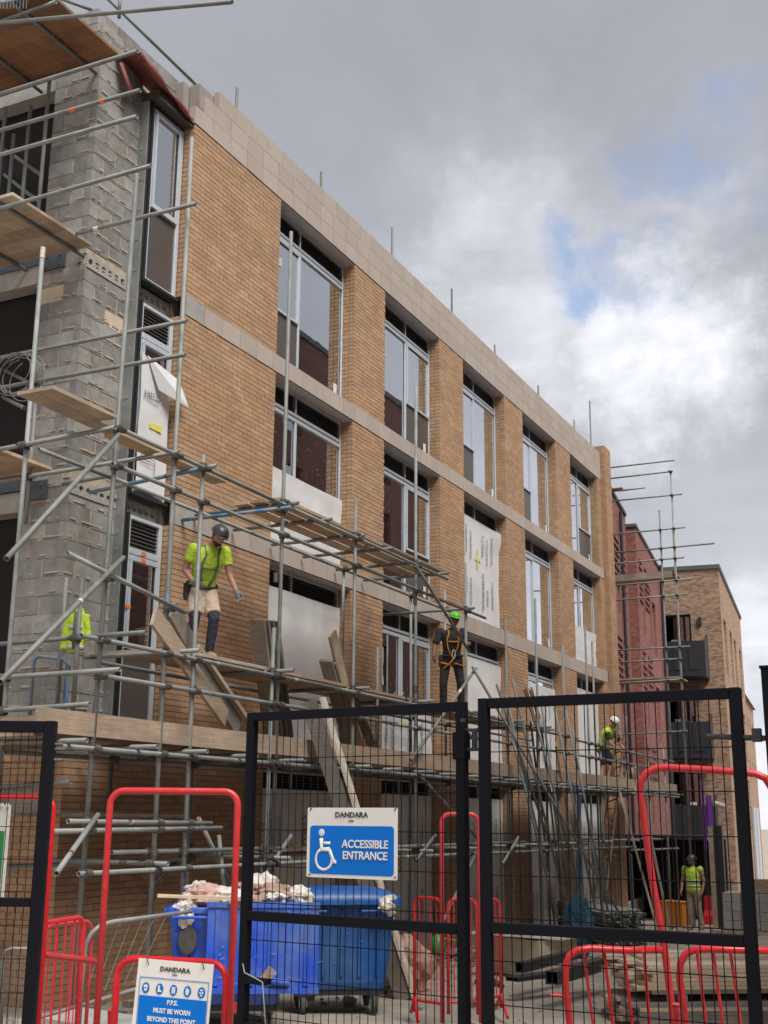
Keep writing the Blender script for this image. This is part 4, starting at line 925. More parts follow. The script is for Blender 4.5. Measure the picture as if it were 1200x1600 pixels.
part('drop_bolt', MB().box((0, 0, 0), (0, 0, 0)).obox(PB(.12, .22), Vector((0, .065, 0)), Vector((.012, 0, 0)), Vector((0, 0, .03))).tube(PB(.075, .2), PB(.075, -.2), .012, 8), 'black', gb_)
for z in (2.03,): part('hinge_bar', MB().tube(PB(WB-.17, z), PB(WB+.19, z-.02), .013, 8).obox(PB(WB+.06, z), Vector((.02, 0, 0)), Vector((0, .02, 0)), Vector((0, 0, .03))).obox(PB(WB+.12, z+.01), Vector((.02, 0, 0)), Vector((0, .02, 0)), Vector((0, 0, .05))), 'steel', gb_)
cw = MB().path([PA(.0, zmA-.22), PA(.07, zmA-.3, .05), PA(.14, zmA-.32, .05), PA(.2, zmA-.34, .05), PA(.215, zmA-.5, .04), PA(.235, zmA-.66, .04)], .004, 6)
part('tie_wire', cw, 'galv', ga)
l0 = AZ(-260, 1130, 2.22); l1 = AZ(89, 1127, 2.25)
gc, PC, bxC = gate('mesh_gate', 'black steel mesh gate on the left with a green and white sign behind it', (l0.x+.1, l0.y), (l1.x, l1.y), 2.25, AX(50, 1408, 6.3).z, GB, s=.075)
WC = Vector((l1.x-l0.x-.1, l1.y-l0.y)).length
part('bolt_plate', MB().tube(PC(WC, 2.1), PC(WC+.05, 2.1), .012, 8).tube(PC(WC, 2.07), PC(WC+.07, 2.07), .010, 8).tube(PC(WC, 2.0), PC(WC+.05, 2.0), .012, 8), 'coupler', gc)
pp = AX(1188, 1040, 5.72)
gp = thing('gate_post', 'tall black square steel gate post at the right edge', 'post', (pp.x, pp.y, -.3))
part('shaft', MB().box((pp.x, pp.y-.12, -.3), (pp.x+.12, pp.y+.0, pp.z-.012)), 'black', gp); part('cap', MB().box((pp.x-.006, pp.y-.126, pp.z-.012), (pp.x+.126, pp.y+.006, pp.z)), 'black', gp)
# ---- signs
def sign_frame(P0, r): r = Vector(r).normalized(); return r, Vector((0, 0, 1)), r.cross(Vector((0, 0, 1)))
def rrect(c, r, u, w, h, rad, k=5):
    pts = []
    for (sx_, sy_, a0) in ((1, 1, 0), (-1, 1, 90), (-1, -1, 180), (1, -1, 270)):
        for i in range(k+1):
            a = radians(a0+90*i/k); pts.append(c+r*(sx_*(w/2-rad)+rad*cos(a))+u*(sy_*(h/2-rad)+rad*sin(a)))
    return pts
rA = (PA(1, 0)-PA(0, 0)).normalized(); U = Vector((0, 0, 1)); nA = rA.cross(U)      # nA points to the street side?
if nA.dot(CAM-Vector((6, -6, 1.6))) < 0: nA = -nA
def onA(x, y):
    d = ray(x, y); o_ = PA(0, 0)+nA*.045; t_ = (o_-CAM).dot(nA)/d.dot(nA); return CAM+d*t_
cA = onA(481, 1262); cB = onA(621, 1262); cC = onA(551, 1373)
dl = (cA-PA(0, cA.z)).dot(rA); dr = (cB-PA(0, cA.z)).dot(rA); zT = (cA.z+cB.z)/2; zB = cC.z; w = dr-dl; h = zT-zB; C0 = PA((dl+dr)/2, (zT+zB)/2)+nA*.045
sg = thing('site_sign', 'white and blue accessible entrance sign with wheelchair symbol, fixed to the mesh gate', 'sign', tuple(C0-U*h/2))
sg.rotation_euler = (0, 0, 0)
part('panel', MB().poly(rrect(C0, rA, U, w, h, .008), -nA*.004), 'white', sg)
part('blue_field', MB().poly(rrect(C0-U*h*.105, rA, U, w*.93, h*.69, .02), nA*.0015), 'blue', sg)
text('brand_text', 'DANDARA', .040, 'ink', sg, C0+U*h*.395+nA*.002, rA, U, bold=.0008, sx=1.12); text('brand_text', 'LIVING', .011, 'ink', sg, C0+U*h*.31+nA*.002, rA, U)
text('sign_text', 'ACCESSIBLE', .058, 'white', sg, C0+rA*w*.155-U*h*.02+nA*.004, rA, U, bold=.0012, sx=.98); text('sign_text', 'ENTRANCE', .058, 'white', sg, C0+rA*w*.155-U*h*.18+nA*.004, rA, U, bold=.0012, sx=.98)
def q2(a, b): return C0+rA*(a*w)+U*(b*h)+nA*.0035
ws = MB().ball(q2(-.33, .14), (.02, .02, .02), 14, 8)
wheel = [q2(-.3, -.24)+(rA*cos(a)+U*sin(a))*.055 for a in [radians(115+i*245/16) for i in range(17)]]
ws.path(wheel, .0085, 6); ws.path([q2(-.335, .06), q2(-.33, -.1), q2(-.235, -.1)], .0135, 6); ws.path([q2(-.33, -.01), q2(-.23, -.01)], .0085, 6); ws.path([q2(-.24, -.1), q2(-.185, -.28), q2(-.16, -.27)], .012, 6)
for i, v in enumerate(ws.v):                                  # flatten the symbol onto the panel
    p = Vector(v); dd = (p-q2(0, 0)).dot(nA); ws.v[i] = tuple(p-nA*dd*.9)
part('wheelchair_symbol', ws, 'white', sg)
ct = MB()
for a in (-.47, .47):
    for b in (-.46, .46): ct.tube(q2(a, b), q2(a+.02, b+.04 if b > 0 else b), .003, 5)
part('cable_tie', ct, 'ink', sg)
# green and white sign on the far left gate
gs = thing('site_sign', 'white and dark green sign partly out of view behind the left mesh gate', 'sign', (6.4, -3.6, 1))
s0 = AX(-60, 1255, 6.45); s1 = AX(17, 1258, 6.45); s2 = AX(8, 1402, 6.45)
part('panel', MB().box((6.45, s1.y, s2.z), (6.455, s0.y, s1.z)), 'white', gs); part('green_field', MB().box((6.444, s1.y+.035, s2.z+.03), (6.449, s0.y, s1.z-.17)), 'green', gs)
ff_ = MB()
for k in range(6): ff_.box((6.438, s1.y+.01+k*.05, s1.z-.01), (6.447, s1.y+.035+k*.05, s1.z+.012))
part('torn_edge', ff_, 'white', gs)
# ------------------------------------------------------------------ red barriers
def hoop_pts(pL, pR, zt, zb, rad=.09, k=6, lean=Vector((0, 0, 0))):
    pL = Vector(pL); pR = Vector(pR); r = (pR-pL).normalized(); pts = [Vector((pL.x, pL.y, zb))]
    for i in range(k+1):
        a = pi-pi/2*i/k; pts.append(Vector((pL.x, pL.y, zt-rad))+r*rad+r*rad*cos(a)+U*rad*sin(a)+lean)
    for i in range(k+1):
        a = pi/2-pi/2*i/k; pts.append(Vector((pR.x, pR.y, zt-rad))-r*rad+r*rad*cos(a)+U*rad*sin(a)+lean)
    pts.append(Vector((pR.x, pR.y, zb))); return pts
TR = .0215
def rail_panel(t, a, b, z1, z0, nb, lean=Vector((0, 0, 0)), tr=TR*.9, opened=False):
    a = Vector(a); b = Vector(b); part('side_hoop', MB().path(hoop_pts(a, b, z1, z0, .1, lean=lean), tr, 10), 'red', t)
    part('lower_rail', MB().tube(Vector((a.x, a.y, z0+.12))+lean*.15, Vector((b.x, b.y, z0+.12))+lean*.15, tr*.8, 8), 'red', t)
    for i in range(1, nb+1):
        q = a.lerp(b, i/(nb+1)); part('bar', MB().tube((q.x, q.y, z0+.12), (q.x+lean.x, q.y+lean.y, z1-.012), tr*.36, 6), 'red', t)
# left tall barrier
A0 = AD(173, 1240, 7.9); A1 = AD(372, 1240, 7.9); zt_ = AD(270, 1236, 7.9).z
b1 = thing('crowd_barrier', 'tall red hoop barrier left of the blue bins with a rail reaching left', 'barrier', (A0.x, A0.y, GZ(7)))
part('tall_hoop', MB().path(hoop_pts((A0.x, A0.y, 0), (A1.x, A1.y, 0), zt_, GZ(7)), TR, 12), 'red', b1)
l2_ = AD(66, 1492, 8.0); l3_ = AD(163, 1495, 7.9); part('top_rail', MB().tube(l2_, Vector((A0.x, A0.y, l3_.z)), TR, 10), 'red', b1)
part('link_plate', MB().obox(AD(362, 1574, 7.88), Vector((.01, 0, 0)), Vector((0, .045, 0)), Vector((0, 0, .03))), 'red', b1)
part('link_plate', MB().tube(AD(172, 1578, 7.85), AD(172, 1610, 7.85), .016, 8), 'red', b1)
A2 = AD(-60, 1240, 8.3); A3 = AD(85, 1245, 8.2)
b2_ = thing('crowd_barrier', 'tall red hoop barrier behind the left gate post with a small barred side panel', 'barrier', (A3.x, A3.y, GZ(7)))
part('tall_hoop', MB().path(hoop_pts((A2.x, A2.y, 0), (A3.x, A3.y, 0), A3.z, GZ(7)), TR*.8, 12), 'red', b2_)
q0 = AD(92, 1436, 8.6); q1 = AD(131, 1432, 9.2); rail_panel(b2_, (q0.x-.1, q0.y+.1, 0), (q1.x, q1.y, 0), q1.z, GZ(8)+.12, 4)
b3_ = thing('crowd_barrier', 'small red barred barrier standing behind the left tall hoops', 'barrier', (8, -4, GZ(8)))
q0 = AD(70, 1425, 9.2); q1 = AD(140, 1510, 9.6); rail_panel(b3_, (q0.x, q0.y, 0), (q1.x, q1.y, 0), q0.z-.1, GZ(8)+.1, 6, tr=TR*.7)
# hoop holding the PPE sign
h0 = AD(184, 1500, 7.2); h1_ = AD(355, 1503, 7.0)
b4_ = thing('crowd_barrier', 'low red hoop barrier carrying the white safety clothing sign', 'barrier', (h0.x, h0.y, GZ(6.5)))
part('low_hoop', MB().path(hoop_pts((h0.x, h0.y, 0), (h1_.x, h1_.y, 0), h0.z+.01, GZ(6.5), .11), TR, 12), 'red', b4_)
rr = (Vector((h1_.x, h1_.y, 0))-Vector((h0.x, h0.y, 0))).normalized(); nn_ = U.cross(rr)
if nn_.dot(CAM-h0) < 0: nn_ = -nn_
P0 = AD(217, 1497, 7.08); P1 = AD(334, 1507, 6.95); w = (P1-P0).length; rr = (Vector((P1.x, P1.y, 0))-Vector((P0.x, P0.y, 0))).normalized(); rr = Vector((rr.x, rr.y, (P1.z-P0.z)/w)).normalized(); uu = Vector((0, 0, 1)); uu = (uu-rr*uu.dot(rr)).normalized(); nn_ = rr.cross(uu)
h = .50; C1 = (P0+P1)/2-uu*h/2
if nn_.dot(CAM-C1) < 0: nn_ = -nn_
ps = thing('site_sign', 'white and blue safety clothing sign with five round symbols on the low red hoop', 'sign', tuple(C1-uu*h/2))
V = []; n = 8
pan = MB().poly([C1+rr*w/2+uu*h/2, C1-rr*w/2+uu*h/2, C1-rr*(w/2+.012)-uu*h/2, C1+rr*(w/2-.01)-uu*h/2], -nn_*.006)
part('panel', pan, 'white', ps)
def q3(a, b, d=.003): return C1+rr*(a*w)+uu*(h/2-b)+nn_*d
text('brand_text', 'DANDARA', .034, 'ink', ps, q3(0, .048), rr, uu, bold=.0008, sx=1.15); text('brand_text', 'LIVING', .010, 'ink', ps, q3(0, .075), rr, uu)
fr_ = MB(); a_, b_, c_, d_ = .455, .10, .47, .003
for (x0, y0, x1, y1) in ((-a_, b_, a_, b_), (-a_, c_, a_, c_), (-a_, b_, -a_, c_), (a_, b_, a_, c_)): fr_.tube(q3(x0, y0), q3(x1, y1), .0016, 5)
part('border', fr_, 'blue', ps)
for i in range(5):
    cx_ = -.37+i*.185; part('pictogram_disc', MB().poly([q3(cx_, .158, .0025)+(rr*cos(2*pi*k/20)*.0235+uu*sin(2*pi*k/20)*.03) for k in range(20)][::-1], nn_*.001), 'blue', ps)
    g = MB(); c = lambda dx, dy: q3(cx_, .158, .0042)+rr*dx+uu*dy
    if i == 0: g.poly([c(-.014, .002), c(-.011, .014), c(0, .021), c(.011, .014), c(.014, .002)], nn_*.0008); g.poly([c(-.008, -.016), c(.008, -.016), c(.010, -.003), c(-.010, -.003)], nn_*.0008)
    if i == 1: g.poly([c(-.011, -.016), c(.013, -.016), c(.013, -.009), c(.002, -.002), c(.002, .019), c(-.010, .019)], nn_*.0008)
    if i == 2:
        for dx in (-.0105, -.0025, .0055): g.poly([c(dx, -.018), c(dx+.006, -.018), c(dx+.006, .016), c(dx, .019)], nn_*.0008)
    if i == 3: g.poly([c(-.008, -.019), c(.006, -.019), c(.010, -.002), c(.013, .012), c(.004, .009), c(.001, .02), c(-.007, .018), c(-.012, .0)], nn_*.0008)
    if i == 4: g.poly([c(-.013, .003), c(-.002, .003), c(-.002, -.006), c(-.012, -.006)], nn_*.0008); g.poly([c(.002, .003), c(.013, .003), c(.012, -.006), c(.002, -.006)], nn_*.0008); g.poly([c(-.01, .009), c(.01, .009), c(.006, .018), c(-.006, .018)], nn_*.0008); g.poly([c(-.007, -.01), c(.007, -.01), c(.003, -.02), c(-.003, -.02)], nn_*.0008)
    part('pictogram', g, 'white', ps)
part('blue_field', MB().poly([q3(-.445, .20, .0025), q3(.445, .20, .0025), q3(.445, .42, .0025), q3(-.445, .42, .0025)], nn_*.0012), 'blue', ps)
for k, s_ in enumerate(('P.P.E.', 'MUST BE WORN', 'BEYOND THIS POINT')): text('sign_text', s_, .036, 'white', ps, q3(0, .228+k*.048, .0045), rr, uu, bold=.001, sx=.88)
tt = MB()
for a in (-.38, .36): tt.path([q3(a, -.01, -.02), q3(a, -.012, .012), q3(a+.02, .02, .012), q3(a+.02, .03, -.0)], .003, 5)
part('cable_tie', tt, 'ink', ps)
# middle tall barrier beyond the gates
B0 = AD(690, 1290, 13.0); B1 = AD(748, 1290, 13.0); ztm = AD(715, 1272, 13).z; zg = GZ(11.6)
b5 = thing('crowd_barrier', 'far red hoop barrier with barred side panels, between the two gates', 'barrier', (B0.x, B0.y, zg))
part('tall_hoop', MB().path(hoop_pts((B0.x, B0.y, 0), (B1.x, B1.y, 0), ztm, zg), .024, 12), 'red', b5)
S0 = AD(648, 1420, 13.1); rail_panel(b5, (S0.x, S0.y, 0), (B0.x, B0.y, 0), AD(670, 1402, 13.1).z, zg+.06, 4, tr=.019)
S1 = AD(700, 1420, 12.95); S2 = AD(745, 1420, 12.95); rail_panel(b5, (S1.x, S1.y, 0), (S2.x, S2.y, 0), AD(720, 1404, 13).z, zg+.06, 4, tr=.019)
S3 = AD(753, 1420, 13.2); S4 = AD(781, 1420, 13.4); rail_panel(b5, (S3.x, S3.y, 0), (S4.x, S4.y, 0), AD(770, 1406, 13.3).z, zg+.06, 3, tr=.019)
for q in (S0, S4): part('foot', MB().tube((q.x, q.y, zg+.2), (q.x-.35, q.y-.2, zg+.02), .02, 8).tube((q.x, q.y, zg+.2), (q.x+.35, q.y+.2, zg+.0), .02, 8), 'red', b5)
# right tall barrier, leaning
D5 = 6.55; C0r = AD(1003, 1240, D5); C1r = AD(1198, 1240, D5-.2); ztr = AD(1090, 1200, D5).z; F0 = AD(1052, 1600, D5-.15); zgr = F0.z-.4
b6 = thing('crowd_barrier', 'leaning tall red hoop barrier in front of the timber stacks on the right', 'barrier', (F0.x, F0.y, zgr))
def lp(px, py, D): return AD(px, py, D)
L0 = [lp(1068, 1690, D5-.2), lp(1058, 1640, D5-.2), lp(1038, 1480, D5-.12), lp(1020, 1380, D5-.07), lp(1003, 1262, D5)]
k = []
for i in range(6):
    a = i/5; P_ = lp(1000, 1240, D5).lerp(lp(1004, 1212, D5), a) if False else None
k = [lp(999, 1240, D5), lp(1001, 1222, D5), lp(1009, 1209, D5), lp(1022, 1201, D5), lp(1040, 1199, D5), lp(1090, 1202, D5-.08), lp(1150, 1206, D5-.15), lp(1180, 1209, D5-.18), lp(1196, 1216, D5-.2), lp(1206, 1232, D5-.2), lp(1212, 1262, D5-.2), lp(1230, 1400, D5-.25), lp(1262, 1690, D5-.3)]
part('tall_hoop', MB().path(L0+k, TR*.93, 12), 'red', b6)
k = [lp(899, 1690, D5-.3), lp(890, 1600, D5-.28), lp(883, 1530, D5-.26), lp(884, 1508, D5-.26), lp(890, 1493, D5-.25), lp(902, 1485, D5-.25), lp(920, 1482, D5-.24), lp(980, 1485, D5-.18), lp(1034, 1484, D5-.14)]
part('side_hoop', MB().path(k, TR*.88, 12), 'red', b6)
k = [lp(1078, 1690, D5-.4), lp(1071, 1600, D5-.4), lp(1062, 1530, D5-.38), lp(1063, 1506, D5-.38), lp(1070, 1492, D5-.38), lp(1084, 1484, D5-.38), lp(1110, 1483, D5-.4), lp(1220, 1486, D5-.5)]
part('side_hoop', MB().path(k, TR*.88, 12), 'red', b6)
for (a, b) in ((912, 938), (944, 968), (975, 998), (1006, 1022)): part('bar', MB().tube(lp(a, 1486, D5-.2), lp(b, 1690, D5-.24), .0085, 8), 'red', b6)
for (a, b) in ((1089, 1114), (1114, 1142), (1141, 1170), (1168, 1200)): part('bar', MB().tube(lp(a, 1486, D5-.4), lp(b, 1690, D5-.44), .0085, 8), 'red', b6)
part('link_plate', MB().tube(lp(860, 1555, D5-.27), lp(884, 1556, D5-.27), .010, 6), 'red', b6); part('link_plate', MB().tube(lp(1050, 1570, D5-.3), lp(1066, 1571, D5-.3), .012, 6).tube(lp(1056, 1575, D5-.3), lp(1062, 1660, D5-.3), .016, 8), 'red', b6)
# ------------------------------------------------------------------ wheeled bins
def frame(x, y, z, deg): return Matrix.Translation((x, y, z)) @ Matrix.Rotation(radians(deg), 4, 'Z')
def tparts(mb, mw): mb.v = [tuple(mw @ Vector(v)) for v in mb.v]; return mb
def bin_(label, mw, m, lid_closed):
    b = thing('wheeled_bin', label, 'bin', tuple(mw.translation))
    P = lambda n, mb_, m_, par=b, loc=False: part(n, tparts(mb_, mw), m_, par, local=loc)
    # hollow body, front is -y
    def ring(w, d, z, ch=.05): return [(-w+ch, -d, z), (w-ch, -d, z), (w, -d+ch, z), (w, d-ch, z), (w-ch, d, z), (-w+ch, d, z), (-w, d-ch, z), (-w, -d+ch, z)]
    rs = [ring(.50, .36, .26), ring(.52, .39, .34), ring(.60, .47, 1.12), ring(.635, .51, 1.13), ring(.635, .51, 1.19), ring(.56, .44, 1.19), ring(.5, .37, .5)]
    V = [v for r in rs for v in r]; F = [(i*8+j, i*8+(j+1) % 8, (i+1)*8+(j+1) % 8, (i+1)*8+j) for i in range(len(rs)-1) for j in range(8)]
    F += [tuple(range(8))[::-1], tuple(range(len(V)-8, len(V)))]
    bevel(P('body', MB().add(V, F), m), .012, 2)
    rb_ = MB()
    for x in (-.4, -.2, 0, .2, .4): rb_.add([(x-.022, -.405, .4), (x+.022, -.405, .4), (x+.022, -.485, 1.1), (x-.022, -.485, 1.1), (x-.012, -.42, .4), (x+.012, -.42, .4), (x+.012, -.497, 1.1), (x-.012, -.497, 1.1)], [(4, 5, 6, 7), (0, 1, 5, 4), (1, 2, 6, 5), (2, 3, 7, 6), (3, 0, 4, 7)])
    P('rib', rb_, m); 
    P('chassis', MB().box((-.5, -.34, .2), (.5, .34, .258)), 'steel')
    P('handle', MB().tube((-.55, -.56, 1.1), (-.2, -.56, 1.1), .016, 8).tube((-.55, -.56, 1.1), (-.55, -.5, 1.1), .016, 8).tube((-.2, -.56, 1.1), (-.2, -.5, 1.1), .016, 8), m); P('handle', MB().tube((.2, -.56, 1.1), (.55, -.56, 1.1), .016, 8).tube((.55, -.56, 1.1), (.55, -.5, 1.1), .016, 8).tube((.2, -.56, 1.1), (.2, -.5, 1.1), .016, 8), m)
    P('trunnion', MB().tube((-.70, 0, 1.12), (-.60, 0, 1.12), .03, 10), m); P('trunnion', MB().tube((.60, 0, 1.12), (.70, 0, 1.12), .03, 10), m)
    for x in (-.4, .4):
        for y in (-.28, .28):
            w_ = P('castor', MB().box((x-.045, y-.04, .18), (x+.045, y+.04, .2)).box((x-.045, y-.03+.0, .08), (x-.036, y+.03, .18)).box((x+.036, y-.03, .08), (x+.045, y+.03, .18)), 'galv')
            P('wheel', MB().tube((x-.024, y, .1), (x+.024, y, .1), .1, 18).tube((x-.03, y, .1), (x+.03, y, .1), .045, 12), 'rubber', w_, True)
    if lid_closed:
        V = []; nx, ny = 14, 8
        for i in range(nx+1):
            for j in range(ny+1):
                u = i/nx*2-1; v = j/ny*2-1; V.append((u*.66, v*.545, 1.215+.085*(1-abs(u)**5)*(1-abs(v)**4)+.035*(1 if v > -.8 else 0)))
        F = [(i*(ny+1)+j, (i+1)*(ny+1)+j, (i+1)*(ny+1)+j+1, i*(ny+1)+j+1) for i in range(nx) for j in range(ny)]
        o = P('lid', MB().add(V, F, True), m); q = o.modifiers.new('s', 'SOLIDIFY'); q.thickness = .03
        P('lid_lip', MB().box((-.66, -.60, 1.17), (.66, -.545, 1.215)), m, o, True)
    else:      # the flat lid hangs down outside, in front of the body
        P('lid_sheet', MB().box((-.20, -.60, .42), (.90, -.565, 1.24)), m)
        rb2 = MB()
        for x in (-.10, .04, .24, .42, .60, .78): rb2.add([(x-.03, -.6, .46), (x+.03, -.6, .46), (x+.03, -.6, 1.18), (x-.03, -.6, 1.18), (x-.018, -.618, .47), (x+.018, -.618, .47), (x+.018, -.618, 1.17), (x-.018, -.618, 1.17)], [(4, 5, 6, 7), (0, 1, 5, 4), (1, 2, 6, 5), (2, 3, 7, 6), (3, 0, 4, 7)])
        rb2.box((-.21, -.63, .40), (.91, -.55, .45)).box((-.21, -.62, 1.2), (.91, -.55, 1.25)).tube((.45, -.64, .52), (.62, -.64, .50), .035, 10)
        P('lid_rib', rb2, m)
        P('dark_spot', MB().ball((-.40, -.492, .88), (.10, .01, .14), 14, 8), 'rubber')  # dark oval on the body, left of the hanging lid
        P('scuff', MB().poly([(.3, -.62, .52), (.44, -.62, .47), (.5, -.62, .60), (.42, -.62, .66), (.36, -.62, .58)], (0, -.002, 0)), 'bag2')
    return b
ca = AD(524, 1560, 13.6); D2 = atan2(CAM.y-ca.y, CAM.x-ca.x)
m2 = frame(ca.x, ca.y, GZ(ca.x), math.degrees(D2)+90+8); bin_('closed blue wheeled bin with a domed lid beside the leaning plank', m2, 'binblue2', True)
ca1 = AD(358, 1570, 12.3); m1 = frame(ca1.x, ca1.y, GZ(ca1.x)-.03, math.degrees(atan2(CAM.y-ca1.y, CAM.x-ca1.x))+90-4); bin_('bright blue wheeled bin with its lid hanging open, heaped with sacks', m1, 'binblue', False)
from mathutils import noise
def crumple(name, label, c, r, m, seed, amp=.3, group=None):
    mb_ = MB().ball((0, 0, 0), 1, 18, 12); V = []
    for v in mb_.v:
        p = Vector(v); d = 1+amp*noise.noise(p*1.7+Vector((seed*3.1, 0, 0)))+amp*.7*noise.noise(p*4.3+Vector((0, seed*2.3, 0)))+amp*.35*noise.noise(p*9)
        V.append((c[0]+p.x*r[0]*d, c[1]+p.y*r[1]*d, c[2]+p.z*r[2]*d))
    mb_.v = V; mb_.sm = [False]*len(mb_.f)
    return single(name, mb_, m, label, 'bag', group)
def bp(x, y, z): return m1 @ Vector((x, y, z))
RG = 'rubbish heaped in the open blue bin'
crumple('rubbish_sack', 'crumpled white sack spilling over the left rim of the open blue bin', bp(-.44, -.44, 1.15), (.12, .1, .14), 'bag', 1, .45, RG)
crumple('rubbish_sack', 'pink striped sack behind the white one in the open blue bin', bp(-.28, -.15, 1.27), (.24, .2, .13), 'bag3', 2, .4, RG)
crumple('rubbish_sack', 'flattened pale sack in the middle of the open blue bin', bp(.0, -.1, 1.27), (.26, .22, .11), 'bag', 3, .4, RG)
crumple('rubbish_sack', 'tall folded striped paper sack topping the heap of rubbish', bp(.28, 0, 1.33), (.24, .2, .16), 'bag', 4, .4, RG)
crumple('rubbish_sack', 'brown paper sack on the right of the rubbish heap', bp(.46, -.2, 1.29), (.2, .2, .12), 'bag2', 5, .4, RG)
crumple('rubbish_sack', 'white and green sack lying between the two blue bins', bp(.70, -.22, 1.27), (.15, .14, .12), 'bag', 6, .4, RG)
crumple('rubbish_sack', 'brown sack low at the front rim of the open blue bin', bp(.2, -.38, 1.22), (.3, .14, .08), 'bag2', 7, .4, RG)
for k in range(16):
    crumple('paper_wrapper', 'small crumpled wrapper among the rubbish heaped in the open blue bin', bp(random.uniform(-.5, .75), random.uniform(-.42, .1), 1.27+random.uniform(0, .13)), (random.uniform(.07, .14), random.uniform(.06, .1), random.uniform(.03, .06)), ('bag', 'bag2', 'bag3', 'bag', 'white')[k % 5], 30+k, .55, 'small wrappers in the open blue bin')
single('timber_offcut', MB().bar(bp(-.72, -.46, 1.30), bp(.15, -.44, 1.27), .07, .03), 'pale', 'thin pale batten lying across the sacks in the open bin', 'timber')
crumple('plastic_bag', 'white plastic bag caught under the right edge of the closed bin lid', m2 @ Vector((.5, -.58, 1.17)), (.17, .06, .10), 'bag', 9, .5)
cg = AG(622, 1552); crumple('bulk_bag', 'pale dusty bulk bag on the ground right of the closed blue bin', (cg.x+.1, cg.y+.0, GZ(cg.x)+.3), (.42, .4, .36), 'bag2', 11, .25)
cg = AG(585, 1556); 
# ------------------------------------------------------------------ loose timber and stored material
def plank(label, p, q, w, t, m='board', up=(0, -1, .2), name='plank', group=None): return single(name, MB().bar(p, q, w, t, Vector(up)), m, label, 'plank', group)
def ground_at(x, y, D): p = AG(x, y); p.z = GZ(p.x)+.01; return p
pt = AY(504, 1090, -1.72); pb = AG(650, 1562); plank('long whitish plank leaning from the ground by the bulk bag up against the scaffold', Vector((pb.x, pb.y, GZ(pb.x))), pt, .225, .038, 'whitewood', up=(.25, -1, .3))
plank('dark edge-on board lying behind the long whitish leaning plank', Vector((pb.x-.10, pb.y+.12, GZ(pb.x))), pt+Vector((-.12, .14, -.05)), .04, .2, 'grey_board', up=(.25, -1, .3))
plank('broad plank leaning at the foot of the man in the lime shirt, upper one', AY(240, 962, -1.62), AY(352, 1122, -1.3), .225, .04, 'board', up=(0, -1, .1))
plank('second broad plank leaning below the man in the lime shirt, lower one', AY(268, 952, -1.38), AY(372, 1140, -1.2), .225, .04, 'grey_board', up=(0, -1, .1))
plank('narrow plank edge next to the pair leaning below the lime shirt', AY(300, 1010, -1.30), AY(392, 1146, -1.15), .05, .2, 'board', up=(0, -1, .1))
for k, (a, b) in enumerate(((402, 424), (409, 431), (417, 439), (424, 447))): plank('grey board %s of the upright bundle beside the tall scaffold standard' % ('leftmost', 'second from left', 'third from left', 'rightmost')[k], AY(a, 968+k, -.75), AY(b, 1152, -.65), .05, .22, 'grey_board', up=(0, -1, 0), group='bundle of grey boards by the tall standard')
plank('wide tan plank with a square end standing upright before the second brick pier', AY(519, 990, -.95), AY(560, 1168, -.8), .225, .04, 'board', up=(0, -1, 0))
plank('thin grey board left of the wide tan upright plank', AY(509, 1032, -.9), AY(548, 1168, -.75), .05, .2, 'grey_board', up=(0, -1, 0)); plank('thin grey board edge half hidden behind the wide tan upright plank', AY(515, 1036, -.85), AY(556, 1168, -.7), .05, .2, 'grey_board', up=(0, -1, 0))
plank('dull plank leaning right of the wide tan upright plank', AY(548, 1080, -.8), AY(582, 1168, -.75), .2, .04, 'grey_board', up=(0, -1, 0))
def lean(label, x0, y0, Ya, x1, y1, D, w=.225, m='pale'):
    b = AD(x1, y1, 27); a_ = AY(x0, y0, Ya); d_ = (b-a_).normalized(); b = a_+d_*((a_.z-GZ(b.x))/-d_.z); plank(label, b, a_, w, .045, m, up=(.2, -1, .2))
lean('long pale board leaning left of the ladder among the tubes', 868, 1160, -1.6, 915, 1440, 20.5); lean('pale board with a pointed shadow left of the longest leaning one', 862, 1230, -1.7, 886, 1425, 20, .2, 'board')
lean('grey board leaning far left of the tube cluster', 828, 1120, -1.6, 862, 1405, 21, .22, 'grey_board'); lean('second grey board leaning in the tube cluster', 845, 1130, -1.5, 880, 1420, 21, .22, 'grey_board')
lean('thin timber pole leaning right of the ladder', 968, 1235, -1.6, 1020, 1425, 23, .09, 'pale'); lean('broad tan plank leaning behind the tall red hoop', 994, 1198, -2.2, 1047, 1455, 22, .34, 'board')
lean('short board edge left of the broad tan plank', 988, 1200, -2.1, 1003, 1290, 24, .1, 'pale')
for (x0, y0, x1, y1, lb) in ((820, 1075, 838, 1135, 'left dark red board end standing above the tube cluster'), (829, 1076, 846, 1135, 'right dark red board end standing above the tube cluster')): plank(lb, AY(x0, y0, -1.2), AY(x1, y1, -1.2), .12, .04, 'ply', up=(0, -1, 0))
# blue painted tubes leaning by the ladder
for k, (a, b, c, d) in enumerate(((897, 1225, 905, 1420), (902, 1225, 912, 1425), (907, 1240, 900, 1430))): single('leaning_tube', MB().tube(AY(a, b, -1.7), AD(c, d, 26), .028, 8), 'bluepaint', '%s blue painted tube leaning left of the ladder' % ('left', 'middle', 'right')[k], 'tube', 'blue tubes leaning by the ladder')
for k, (a, b) in enumerate(((960, 1335), (986, 1335))): single('leaning_tube', MB().tube(AD(a, b, 28), AD(a+5, 1440, 28), .026, 8), 'galv', 'short upright grey tube, %s of the pair before the dark ground floor' % ('left', 'right')[k], 'tube', 'short upright tubes right of the ladder')
